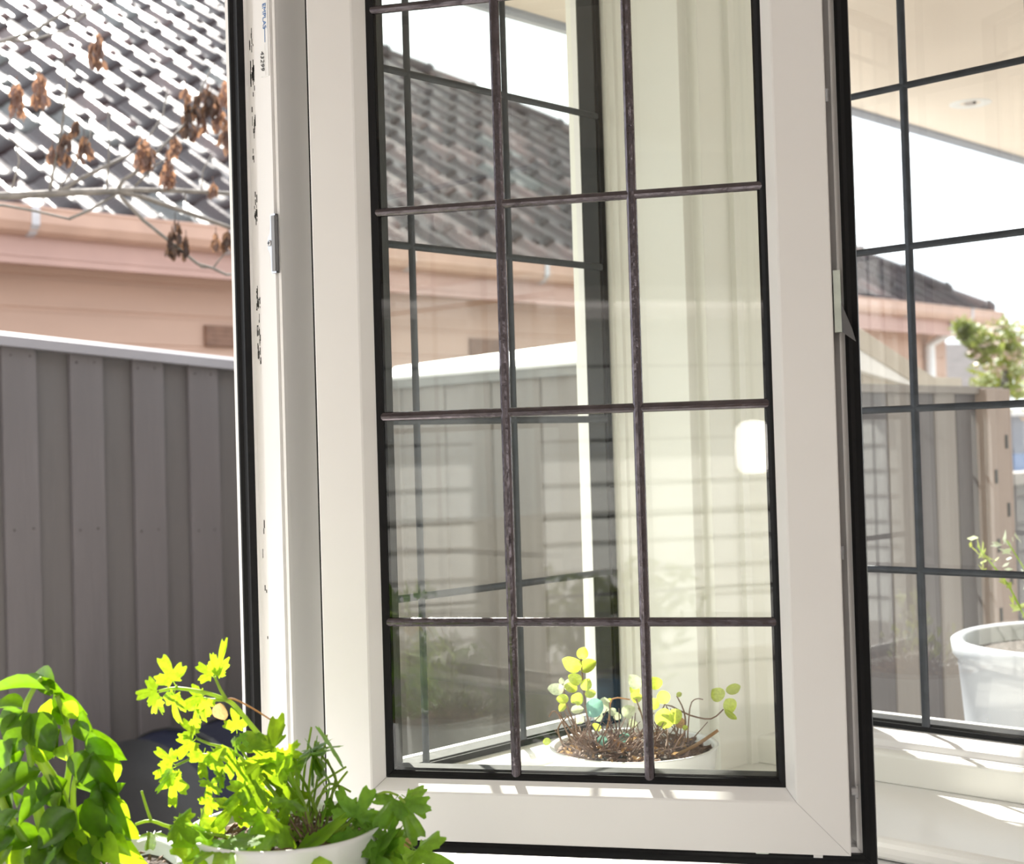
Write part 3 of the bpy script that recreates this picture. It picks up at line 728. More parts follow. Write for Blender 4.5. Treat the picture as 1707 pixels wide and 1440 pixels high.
# large white planter outside the right window
po = empty('outdoor_planter', (.62, -.322, -.86))
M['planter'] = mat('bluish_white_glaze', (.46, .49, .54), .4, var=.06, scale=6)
tag(po, 'large rounded white planter outside the right window', 'planter')
MB().lathe([(0, 0), (.11, 0), (.13, .03), (.178, .22), (.208, .40), (.216, .505), (.224, .515), (.226, .535), (.218, .540), (.206, .535), (.204, .49), (.19, .48)], 48).build('pot', M['planter'], po, smooth=True)
MB().lathe([(.203, .512), (.12, .518), (0, .522)], 28).build('soil', M['soil'], po)
r = random.Random(5)
for k in range(16):
    a = r.uniform(0, 6.28); l = r.uniform(.07, .2); q = Vector((math.cos(a), math.sin(a), 0)) * r.uniform(.0, .12)
    e = q + Vector((math.cos(a) * l * .5, math.sin(a) * l * .5, l)); base = Vector((q.x, q.y, .515)); tip = Vector((e.x, e.y, .49 + l))
    s_ = MB().tube([base, base.lerp(tip, .5) + Vector((0, 0, .02)), tip], [.002, .0016, .001], 5).build('stem', M['stem'], po)
    crown(po, [(base.lerp(tip, t), .02) for t in (.4, .6, .8, 1)], 26, .011, M['foliage'] if k % 4 else M['pale'], 'leaf_spray', seed=k)
ps = empty('planter_stand', (.62, -.322, GROUND)); tag(ps, 'low timber stand below the white planter', 'stand')
for sx in (-1, 1):
    for sy in (-1, 1): MB().box(sx * .15 - .025, sx * .15 + .025, sy * .15 - .025, sy * .15 + .025, 0, .55).build('leg', M['post'], ps)
MB().box(-.2, .2, -.2, .2, .55, .59).build('top', M['post'], ps)

# white house to the left of the kitchen (only reflected in the panes)
lh = empty('white_boarded_house', (-8.5, -1, GROUND)); tag(lh, 'white weatherboard house beyond the left room windows, seen in reflections', 'house')
for i in range(12):
    MB().prism([(0, .2 * i), (.03, .2 * i), (.005, .2 * i + .2), (0, .2 * i + .2)], -6, 6, 'y').build('weatherboard', M['white_board'], lh)
MB().box(-.3, 0, -6, 6, 0, 2.4).build('wall', M['white_board'], lh)
MB().add([(.5, -6.3, 2.35), (.5, 6.3, 2.35), (-2.5, 6.3, 3.9), (-2.5, -6.3, 3.9), (.5, -6.3, 2.28), (.5, 6.3, 2.28)], [(0, 1, 2, 3), (0, 4, 5, 1)]).build('roof', M['palegrey'], lh)

for k, (bx, by, lab) in enumerate(((-5.2, -1.0, 'green garden bush with white flowers outside the left room window, seen in reflections'), (-5.5, -2.1, 'rounded dark green shrub left of the room, seen in reflections'))):
    gb = empty('garden_bush', (bx, by, GROUND)); tag(gb, lab, 'bush')
    cc = [(Vector((r.uniform(-.25, .25), r.uniform(-.3, .3), r.uniform(.35, .75))), .22) for q in range(7)]
    crown(gb, cc, 900, .045, M['foliage'], seed=40 + k)
    if k == 0: crown(gb, cc, 110, .022, M['farwhite'], 'blossom', seed=50)
    for q in range(3): MB().tube([(0, 0, 0), (r.uniform(-.1, .1), r.uniform(-.1, .1), .3), tuple(cc[q][0])], [.02, .015, .006], 6).build('branch', M['bark'], gb)

# ------------------------------------------------------------------ barbecue hood outside, bottom left
bq = empty('barbecue', (.475, 1.65, GROUND)); tag(bq, 'navy barrel-shaped barbecue hood outside the open window, against the fence', 'barbecue')
bl = on_y(200, 1262, .9); rad = .30
bz = .328
def arc(x, rad_, bul=0):
    return [(x, -rad_ * math.cos(t), bz + rad_ * math.sin(t)) for t in [math.pi * i / 20 for i in range(21)]]
mb = MB(); xs = [(-.30, .0), (-.30, .17), (-.295, .24), (-.285, .28), (-.262, .298), (-.20, .30), (-.195, .306), (-.185, .306), (-.18, .30), (-.05, .30), (-.045, .306), (-.035, .306), (-.03, .30), (.10, .30), (.12, .28), (.12, 0)]
for x, rr_ in xs: mb.v += arc(x, max(rr_, .001))
for i in range(len(xs) - 1):
    for j in range(20): mb.f.append((i * 21 + j, i * 21 + j + 1, (i + 1) * 21 + j + 1, (i + 1) * 21 + j))
mb.build('hood', M['navy'], bq, smooth=True)
def hoop(x0, x1, r_, nm, m):
    q = MB()
    for x in (x0, x1):
        for t in [math.pi * i / 24 for i in range(25)]: q.v.append((x, -r_ * math.cos(t), bz + r_ * math.sin(t)))
        for t in [math.pi * i / 24 for i in range(25)]: q.v.append((x, -(r_ - .006) * math.cos(t), bz + (r_ - .006) * math.sin(t)))
    for i in range(24): q.f += [(i, i + 1, 51 + i, 50 + i), (i, i + 1, 26 + i, 25 + i), (50 + i, 51 + i, 76 + i, 75 + i)]
    q.build(nm, m, bq)
hoop(-.196, -.184, .309, 'seam_band', M['black']); hoop(-.046, -.034, .309, 'seam_band', M['black'])
ec = MB()
for x, r_ in ((-.262, .300), (-.290, .283), (-.300, .24), (-.305, .12), (-.306, .001)): ec.v += arc(x, r_)
for i in range(4):
    for j in range(20): ec.f.append((i * 21 + j, i * 21 + j + 1, (i + 1) * 21 + j + 1, (i + 1) * 21 + j))
ec.build('end_cap', M['black'], bq, smooth=True)
MB().box(-.31, .13, -.31, .31, bz - .2, bz - .002).build('fire_box', M['black'], bq, bevel=.01)
for sx in (-.27, .09):
    for sy in (-.27, .27): MB().box(sx - .02, sx + .02, sy - .02, sy + .02, 0, bz - .2).build('leg', M['black'], bq)
MB().box(-.28, .10, -.28, .28, .05, .06).build('shelf', M['black'], bq)
MB().tube([(-.2, -.31, bz + .05), (-.2, -.36, bz + .06), (.05, -.36, bz + .06), (.05, -.31, bz + .05)], .009).build('handle', M['steel'], bq)
bq.rotation_euler = (0, 0, R(2)); bq.scale = (1.3, 1.3, 1.3)

# ------------------------------------------------------------------ bare branch with dry seed bunches
YB = 1.55
br = empty('bare_tree', on_y(-60, 330, YB)); tag(br, 'bare grey tree branches with hanging bunches of dry brown seeds, before the tiled roof', 'tree')
BO = Vector(br.location)
def bp(px, py, dy=0): return on_y(px, py, YB + dy) - BO
def limb(pts, r0_, r1_):
    q = [bp(*p) for p in pts]; n = len(q)
    MB().tube(q, [1.25 * (r0_ + (r1_ - r0_) * i / (n - 1)) for i in range(n)], 7).build('limb', M['bark'], br, smooth=True)
limb([(-520, 420), (-400, 362), (-250, 338), (-70, 330), (0, 327), (50, 325), (95, 322), (150, 320), (195, 318)], .0075, .0062)
limb([(195, 318), (230, 317), (300, 318), (390, 323), (440, 322)], .0050, .0036)
limb([(195, 318), (230, 326), (300, 350), (345, 366), (400, 385), (440, 400)], .0048, .0034)
limb([(200, 326), (240, 368), (290, 408), (330, 440), (355, 447), (378, 458), (400, 455)], .0034, .0024)
limb([(330, 440), (336, 446), (345, 447)], .0018, .001)
limb([(355, 447), (368, 430), (378, 419)], .0018, .001)
limb([(195, 318), (205, 300), (225, 288), (250, 265), (275, 240), (310, 205)], .0042, .002)
limb([(95, 322), (130, 300), (180, 275), (215, 258)], .0040, .003)
limb([(215, 258), (250, 225), (272, 190), (278, 155)], .0022, .0012)
limb([(-500, 330), (-300, 200), (-150, 135), (-40, 90), (0, 70), (60, 50), (110, 18), (140, -10)], .0036, .0024)
limb([(-150, 135), (-90, 98), (-40, 75), (0, 68), (50, 68), (110, 50), (150, 15), (175, -5)], .0028, .0016)
limb([(50, 68), (62, 55), (75, 42)], .0014, .0009)
limb([(-250, 338), (-150, 345), (-50, 345), (5, 342), (60, 352), (115, 365)], .003, .002)
limb([(115, 365), (150, 350), (195, 322)], .0026, .003)
limb([(83, 318), (92, 270), (105, 200), (112, 140), (100, 72)], .0030, .0012)
limb([(95, 318), (120, 285), (150, 230), (152, 215)], .0018, .001)
limb([(178, 320), (182, 250), (180, 185)], .0022, .001)
limb([(310, 205), (330, 160), (345, 128), (358, 105)], .0022, .0011)
limb([(225, 310), (260, 275), (300, 250)], .0022, .0012)
limb([(336, 318), (338, 285), (354, 255)], .0015, .0008)
limb([(20, 315), (32, 270), (28, 240), (10, 225)], .0018, .001)
limb([(308, 318), (310, 345), (330, 370)], .0014, .0008)
tb = on_y(-520, 420, YB); tt = on_y(-500, 330, YB)
MB().tube([Vector((tb.x - .02, YB, GROUND)) - BO, Vector((tb.x + .01, YB, -.6)) - BO, tb - BO, tt - BO, tt - BO + Vector((.05, .03, .5))], [.05, .04, .03, .02, .008], 9).build('trunk', M['bark'], br, smooth=True)
seedv = []
for px, py, w_, h_, n in ((88, 250, 8, 10, 10), (250, 255, 9, 14, 12), (328, 170, 8, 14, 14), (375, 150, 10, 18, 18), (160, 78, 16, 24, 34), (28, 160, 13, 26, 34), (66, 140, 12, 27, 32), (108, 240, 15, 20, 22), (140, 240, 12, 18, 20), (128, 205, 8, 10, 8), (235, 250, 14, 24, 34), (278, 275, 14, 26, 36), (292, 235, 9, 14, 16), (312, 195, 12, 24, 32), (336, 200, 11, 16, 18), (308, 150, 7, 12, 10), (345, 160, 12, 22, 26), (365, 180, 12, 30, 30), (378, 220, 13, 22, 28), (292, 388, 14, 28, 34), (310, 405, 8, 14, 14), (355, 310, 9, 8, 14), (360, 395, 8, 10, 14), (380, 395, 9, 14, 18), (352, 165, 16, 16, 18)):
    r = random.Random(px * 31 + py); mb = MB(); c0 = bp(px, py - h_ * .9)
    for k in range(int(n * 1.4)):
        t = r.random() ** .8
        p = bp(px + r.uniform(-w_, w_) * (.35 + .65 * t), py - h_ + 2 * h_ * t, r.uniform(-.02, .02))
        L = r.uniform(.019, .031); wd = L * .22
        dwn = Vector((r.uniform(-.35, .35), r.uniform(-.35, .35), -1)).normalized(); sd_ = Vector((r.uniform(-1, 1), r.uniform(-1, 1), 0)); sd_ = (sd_ - dwn * sd_.dot(dwn)).normalized()
        nn = sd_.cross(dwn) * .0015
        mb.add([p, p + dwn * L * .35 + sd_ * wd + nn, p + dwn * L * .8 + sd_ * wd * .8, p + dwn * L, p + dwn * L * .8 - sd_ * wd * .8, p + dwn * L * .35 - sd_ * wd - nn], [(0, 1, 2, 3, 4, 5)])
    mb.tube([c0 + Vector((0, 0, .012)), c0, bp(px, py)], .0009, 5)
    o = mb.build('seed_bunch', M['seed'], br); seedv.append(o)

# ------------------------------------------------------------------ leaves
def blade_mesh(name, outline, nx=4, cup=.12, bend=.25, seed=0, ripple=0.0):
    """leaf of unit length along +Y; outline = [(t, halfwidth)]; curls down (-Z) towards the tip"""
    r = random.Random(seed); mb = MB(); n = len(outline)
    for t, hw in outline:
        for i in range(-nx // 2, nx // 2 + 1):
            s = i / (nx / 2)
            x = hw * s
            zz = cup * abs(s) ** 1.5 * hw * 2 - bend * t * t + ripple * math.sin(9 * t + 2 * s + seed) * abs(s)
            mb.v.append((x, t, zz))
    k = nx + 1
    mb.f = [(j * k + i, j * k + i + 1, (j + 1) * k + i + 1, (j + 1) * k + i) for j in range(n - 1) for i in range(nx)]
    me = mb.mesh(name, True); return me
oval = [(0, .02), (.06, .10), (.15, .22), (.28, .31), (.42, .34), (.58, .31), (.74, .22), (.88, .11), (.96, .04), (1, .005)]
round_ = [(0, .03), (.05, .20), (.15, .36), (.3, .46), (.5, .49), (.7, .43), (.86, .28), (.95, .14), (1, .02)]
def lobed_mesh(name, seed, teeth=9, bend=.25):
    """flat-leaf parsley: three toothed lobes drawn as a fan of spokes, domed"""
    r = random.Random(seed); pts = []
    N = 46
    for i in range(N + 1):
        a = R(-128 + 256 * i / N)
        lob = max(.74 * math.exp(-((a - R(66)) / .62) ** 4), .74 * math.exp(-((a + R(66)) / .62) ** 4), 1.0 * math.exp(-(a / .50) ** 4), .36)
        too = 1 + .07 * (1 if i % 4 in (0, 1) else -1) + r.uniform(-.04, .04)
        rad = lob * .78 * too
        pts.append((rad * math.sin(a), .22 + rad * math.cos(a)))
    mb = MB(); mb.v.append((0, .18, .02))
    rings = (.5, 1.0)
    for q in rings:
        for x, y in pts:
            X, Y = x * q, .18 + (y - .18) * q
            mb.v.append((X, Y, .10 * abs(X) - bend * max(0, Y) ** 2 - .22 * X * X + .02 * math.sin(14 * Y + seed)))
    n = len(pts)
    mb.f = [(0, 1 + i, 2 + i) for i in range(n - 1)] + [(1 + i, 1 + n + i, 2 + n + i, 2 + i) for i in range(n - 1)]
    # petiole
    mb.add([(-.012, -.02, 0), (.012, -.02, 0), (.012, .2, .02), (-.012, .2, .02)], [(0, 1, 2, 3)])
    return mb.mesh(name, True)
BASIL = [blade_mesh('leaf', oval, 6, .30, .22 + .12 * k, k, .02) for k in range(4)]
ROUND = [blade_mesh('leaf', round_, 6, .18, .12 + .1 * k, k, .02) for k in range(3)]
PARS = [lobed_mesh('leaf', k, bend=.1 + .12 * k) for k in range(4)]
def variants(ms, m):
    out = []
    for q in ms:
        c = q.copy(); c.materials.clear(); c.materials.append(m); out.append(c)
    return out
LV = {'basil': variants(BASIL, M['basil']), 'basil_hi': variants(BASIL, M['basil_hi']), 'par': variants(PARS, M['parsley']), 'par_dk': variants(PARS, M['parsley_dk']),
      'lime': variants(ROUND, M['lime']), 'pale': variants(ROUND, M['pale']), 'teal': variants(ROUND, M['teal']), 'dry': variants(ROUND, M['dryleaf'])}
lr = random.Random(21)
def leaf(parent, org, kind, b, t, depth, wr=1.0, roll=0, tilt=0, dt=0.0, name='leaf'):
    """b, t = where the leaf's base and tip stand, given as view points at a real depth; roll turns it about its spine, tilt lifts the face up"""
    B = deep(b[0], b[1], depth); T = deep(t[0], t[1], depth + dt)
    T = B + (T - B) * (1.16 if kind.startswith('basil') else 1.06 if kind == 'par' else 1.04)
    Y = (T - B); L = Y.length; Y.normalize()
    N = (-fwd * math.cos(tilt) + Vector((0, 0, 1)) * math.sin(tilt))
    N = (N - Y * N.dot(Y)).normalized()
    N = Matrix.Rotation(roll, 3, Y) @ N
    X = Y.cross(N)
    me = lr.choice(LV[kind])
    o = link(name, me, None, parent)
    o.matrix_local = Matrix.Translation(B - org) @ Matrix((X * L * wr, Y * L, N * L)).transposed().to_4x4()
    return o
def stem(parent, org, pts, r0_, r1_, m=None, name='stem'):
    q = [deep(*p) - org for p in pts]
    # smooth the path
    out = []
    for i in range(len(q) - 1):
        p0, p1 = q[max(i - 1, 0)], q[i]; p2, p3 = q[i + 1], q[min(i + 2, len(q) - 1)]
        for s in (0, .34, .67):
            out.append(.5 * ((2 * p1) + (p2 - p0) * s + (2 * p0 - 5 * p1 + 4 * p2 - p3) * s * s + (3 * p1 - p0 - 3 * p2 + p3) * s ** 3))
    out.append(q[-1]); n = len(out)
    return MB().tube(out, [r0_ + (r1_ - r0_) * i / (n - 1) for i in range(n)], 7).build(name, m or M['stem'], parent, smooth=True)
def pot(name, loc, r_top, r_bot, h, lab, cat='plant'):
    e = empty(name, loc); tag(e, lab, cat)
    MB().lathe([(0, 0), (r_bot * .9, 0), (r_bot, .004), (r_top * .97, h * .82), (r_top * .985, h * .97), (r_top, h), (r_top * .955, h), (r_top * .94, h * .97), (r_top * .92, h * .84), (0, h * .8)], 56).build('pot', M['pot'], e, smooth=True)
    r = random.Random(len(name)); mb = MB(); n = 26
    rings = [0, .35, .65, .92]
    mb.v.append((0, 0, h * .87))
    for q in rings[1:]:
        for j in range(n):
            a = 2 * math.pi * j / n; mb.v.append((r_top * q * math.cos(a), r_top * q * math.sin(a), h * .86 + r.uniform(-.004, .005)))
    mb.f = [(0, 1 + j, 1 + (j + 1) % n) for j in range(n)] + [(1 + i * n + j, 1 + (i + 1) * n + j, 1 + (i + 1) * n + (j + 1) % n, 1 + i * n + (j + 1) % n) for i in range(2) for j in range(n)]
    mb.build('soil', M['soil'], e)
    return e
def clods(parent, rr_, h, n, seed, m, smin=.002, smax=.006, name='mulch'):
    r = random.Random(seed); mb = MB()
    for k in range(n):
        a = r.uniform(0, 6.28); q = rr_ * math.sqrt(r.random()); p = Vector((q * math.cos(a), q * math.sin(a), h)); s = r.uniform(smin, smax)
        d = Vector((r.gauss(0, 1), r.gauss(0, 1), r.gauss(0, .4))).normalized(); e = d.orthogonal().normalized(); f = d.cross(e)
        mb.add([p - d * s * 1.5, p + e * s * .6, p + d * s * 1.5, p - e * s * .6, p + f * s * .6], [(0, 1, 4), (1, 2, 4), (2, 3, 4), (3, 0, 4)])
    o = mb.build(name, m, parent); o['kind'] = 'stuff'

# ------------------------------------------------------------------ basil, bottom left
DB = 1.11
BL = deep(130, 1440, DB); BLo = Vector((BL.x, BL.y, SILL))
ba = pot('potted_basil', BLo, .083, .062, .104, 'leafy basil plant in a white pot, leftmost on the sill')
clods(ba, .07, .094, 120, 2, M['drystem'])
def bs(pts, a=.0035, b=.002): stem(ba, BLo, [(x, y, DB + dd) for x, y, dd in pts], a, b)
bs([(118, 1432, 0), (78, 1395, 0), (62, 1340, 0), (58, 1320, .01)], .0052, .0042)
bs([(108, 1425, 0), (112, 1370, 0), (95, 1310, 0), (66, 1262, 0), (50, 1205, 0)], .0050, .0040)
bs([(112, 1425, .01), (108, 1340, .01), (118, 1260, .01), (112, 1210, .01), (95, 1160, 0)], .0032, .002)
bs([(135, 1428, .0), (122, 1340, 0), (128, 1290, 0), (150, 1240, 0)], .0026, .0018)
bs([(90, 1430, 0), (50, 1410, 0), (15, 1360, 0), (-10, 1300, 0)], .0038, .003)
bs([(140, 1420, 0), (155, 1400, 0), (172, 1370, 0), (185, 1350, 0)], .0026, .0018)
bs([(140, 1425, 0), (165, 1398, 0), (195, 1390, 0)], .002, .0014)
bs([(58, 1320, .01), (50, 1260, 0), (40, 1190, 0), (55, 1150, 0), (70, 1130, 0)], .0026, .002)
B_ = lambda *a, **k: leaf(ba, BLo, *a, **k)
for kind, b, t, wr, roll, tilt, dt in (
    ('basil', (82, 1152), (-4, 1126), .75, .5, 1.2, .01), ('basil', (92, 1150), (42, 1106), .6, -.3, 1.1, .02), ('basil', (66, 1128), (94, 1158), .9, .5, .6, 0),
    ('basil', (85, 1160), (60, 1128), .8, .4, .5, 0), ('basil', (90, 1155), (130, 1192), .85, .6, .8, 0), ('basil', (42, 1180), (-12, 1168), .95, .3, .9, 0), ('basil', (40, 1186), (-10, 1205), .8, -.3, .6, 0),
    ('basil', (50, 1188), (14, 1246), 1.25, .2, .1, -.01), ('basil', (52, 1190), (84, 1242), 1.15, -.2, .1, -.01), ('basil_hi', (84, 1165), (98, 1210), 1.2, .3, .2, .01),
    ('basil', (100, 1168), (104, 1208), 1.0, -.3, .1, 0), ('basil_hi', (105, 1172), (128, 1192), 1.2, .2, .9, 0), ('basil_hi', (125, 1222), (88, 1236), 1.0, .3, .2, .01),
    ('basil', (138, 1184), (148, 1218), .9, .5, .5, 0), ('basil', (128, 1200), (140, 1232), 1.1, -.3, .2, 0), ('basil', (148, 1214), (194, 1268), .9, .5, .5, 0), ('basil_hi', (148, 1222), (184, 1274), .8, -.2, .1, .01),
    ('basil', (140, 1250), (130, 1294), 1.25, .1, .15, -.01), ('basil', (156, 1252), (172, 1336), .95, .2, .05, .0), ('basil_hi', (160, 1258), (196, 1314), .9, -.4, .2, .01), ('basil', (150, 1330), (194, 1316), 1.1, .5, .5, 0),
    ('basil', (68, 1284), (-8, 1318), .95, .3, .5, -.02), ('basil', (55, 1290), (-10, 1290), .8, -.3, .9, 0), ('basil', (92, 1304), (36, 1344), 1.0, .2, .4, -.02), ('basil', (75, 1290), (98, 1342), 1.1, .4, .2, -.01), ('basil', (10, 1312), (-6, 1378), 1.1, .2, .1, 0),
    ('basil', (144, 1332), (200, 1386), 1.0, -.1, .25, -.02), ('basil', (124, 1352), (70, 1398), 1.15, .2, .25, -.02), ('basil', (138, 1340), (134, 1404), .95, -.2, .1, -.01), ('basil', (70, 1394), (2, 1404), .95, .2, .5, -.02),
    ('basil_hi', (196, 1352), (222, 1398), 1.2, .5, .3, 0), ('basil_hi', (194, 1386), (220, 1446), 1.0, .5, .4, -.01), ('basil_hi', (182, 1330), (212, 1360), .8, .3, .8, 0), ('basil', (118, 1400), (112, 1450), 1.2, 0, .1, -.02),
    ('basil', (68, 1402), (72, 1460), 1.1, .1, .1, -.02), ('basil_hi', (40, 1400), (20, 1445), 1.2, .3, .6, -.02), ('basil_hi', (15, 1410), (-12, 1440), 1.2, .3, .7, -.02), ('basil', (160, 1402), (146, 1448), 1.1, .2, .3, -.02),
    ('basil_hi', (100, 1215), (80, 1260), .8, .4, .2, .01), ('basil_hi', (60, 1225), (42, 1268), .9, .4, .2, .02), ('basil', (20, 1235), (-10, 1285), 1.1, .2, .2, .01), ('basil_hi', (102, 1320), (90, 1350), 1.1, .3, .6, 0),
    ('basil_hi', (170, 1395), (185, 1428), 1.1, .3, .6, -.02), ('basil', (30, 1350), (-6, 1382), .8, .2, .5, .0), ('basil_hi', (52, 1248), (88, 1262), .9, .4, .5, .01), ('basil', (40, 1252), (10, 1286), 1.1, .3, .3, .01), ('basil_hi', (186, 1395), (206, 1414), 1.0, .1, .7, -.01),
    ('basil', (22, 1290), (-14, 1345), 1.1, .2, .1, .01), ('basil', (100, 1352), (78, 1400), 1.1, .1, .1, .01), ('basil', (165, 1300), (150, 1345), 1.1, .2, .1, .02), ('basil', (112, 1300), (84, 1330), 1.1, .3, .3, .01), ('basil', (40, 1330), (10, 1352), 1.1, .3, .4, .01),
    ('basil', (170, 1340), (205, 1352), 1.0, .4, .6, .01), ('basil', (90, 1380), (118, 1420), 1.1, -.2, .2, .0), ('basil_hi', (42, 1380), (30, 1420), 1.1, .2, .3, .0), ('basil', (55, 1395), (30, 1440), 1.1, .2, .3, -.01), ('basil', (175, 1375), (165, 1420), 1.1, .2, .2, -.02), ('basil', (30, 1218), (6, 1250), 1.0, .3, .3, .01), ('basil_hi', (112, 1240), (108, 1285), 1.0, .3, .2, .01),
    ('basil', (100, 1395), (60, 1432), 1.0, .2, .5, -.03), ('basil_hi', (120, 1390), (155, 1432), 1.0, -.2, .4, -.02), ('basil', (20, 1380), (-20, 1420), 1.1, .1, .4, -.02)):
    B_(kind, b, t, DB + random.uniform(-.012, .012), wr, roll, tilt, dt)

# ------------------------------------------------------------------ parsley, in front of the mullion
DP = 1.15
PL = deep(478, 1440, DP); PLo = Vector((PL.x, PL.y, SILL))
pa = pot('potted_parsley', PLo, .079, .060, .119, 'sprawling parsley plant in a white pot, before the white mullion')
clods(pa, .066, .110, 160, 3, M['drystem'])
def pst(pts, a=.002, b=.0012, m=None): stem(pa, PLo, [(x, y, DP + dd) for x, y, dd in pts], a, b, m)
pst([(520, 1398, 0), (505, 1340, 0), (470, 1265, 0), (435, 1228, 0), (395, 1180, 0), (378, 1167, 0), (345, 1155, 0), (296, 1147, 0), (266, 1152, 0)], .0026, .0013)
pst([(378, 1167, 0), (368, 1150, 0), (358, 1128, 0)], .0016, .001); pst([(296, 1147, 0), (293, 1142, 0)], .0014, .001)
pst([(378, 1167, 0), (350, 1166, 0), (340, 1163, 0)], .0014, .001)
pst([(500, 1395, 0), (470, 1340, 0), (430, 1290, 0), (385, 1250, 0), (350, 1240, 0), (326, 1230, 0)], .002, .001)
pst([(490, 1395, 0), (440, 1330, 0), (390, 1275, 0), (345, 1258, 0), (320, 1264, 0), (293, 1276, 0)], .002, .001)
pst([(530, 1398, 0), (490, 1345, 0), (450, 1300, 0), (420, 1275, 0), (400, 1245, 0)], .002, .001)
pst([(378, 1166, 0), (390, 1165, 0), (420, 1180, 0), (452, 1200, .01)], .0009, .0006, M['dryleaf'])
pst([(440, 1402, 0), (380, 1395, 0), (290, 1380, 0), (252, 1368, 0), (226, 1374, 0)], .002, .0012); pst([(252, 1368, 0), (244, 1345, 0), (236, 1318, 0)], .0014, .001)
for x, y in ((500, 1330), (520, 1360), (480, 1370), (540, 1380), (470, 1360), (555, 1370), (510, 1350)):
    pst([(505 + random.uniform(-30, 30), 1402, 0), ((x + 505) / 2, (y + 1402) / 2 - 8, 0), (x - 45, y - 60, .02), (x - 70, y - 95, .02)], .0018, .0012)
for p in (((515, 1395), (525, 1320), (545, 1225)), ((512, 1395), (505, 1310), (519, 1212)), ((520, 1395), (515, 1310), (526, 1235)), ((505, 1395), (520, 1320), (577, 1278)), ((525, 1395), (555, 1320), (579, 1286)), ((540, 1395), (555, 1318), (558, 1290), (530, 1252)), ((510, 1390), (540, 1315), (560, 1308), (585, 1320)), ((515, 1390), (530, 1330), (563, 1310)), ((545, 1395), (570, 1340), (560, 1300), (545, 1265))):
    pst([(x, y, .03 if i else 0) for i, (x, y) in enumerate(p)], .0013, .0009)
dryb = MB(); r = random.Random(8)
for k in range(90):
    a = deep(505 + r.gauss(0, 32), 1398 + r.uniform(-6, 8), DP + r.uniform(-.02, .04)) - PLo; l = r.uniform(.012, .04)
    e = a + Vector((r.gauss(0, .5), r.gauss(0, .5), r.uniform(.1, .9))).normalized() * l
    dryb.tube([a, a.lerp(e, .5) + Vector((0, 0, .002)), e], [.0007, .0006, .0004], 4)
db_ = dryb.build('dry_stalks', M['drystem'], pa); db_['kind'] = 'stuff'
A_ = lambda *a, **k: leaf(pa, PLo, *a, **k)
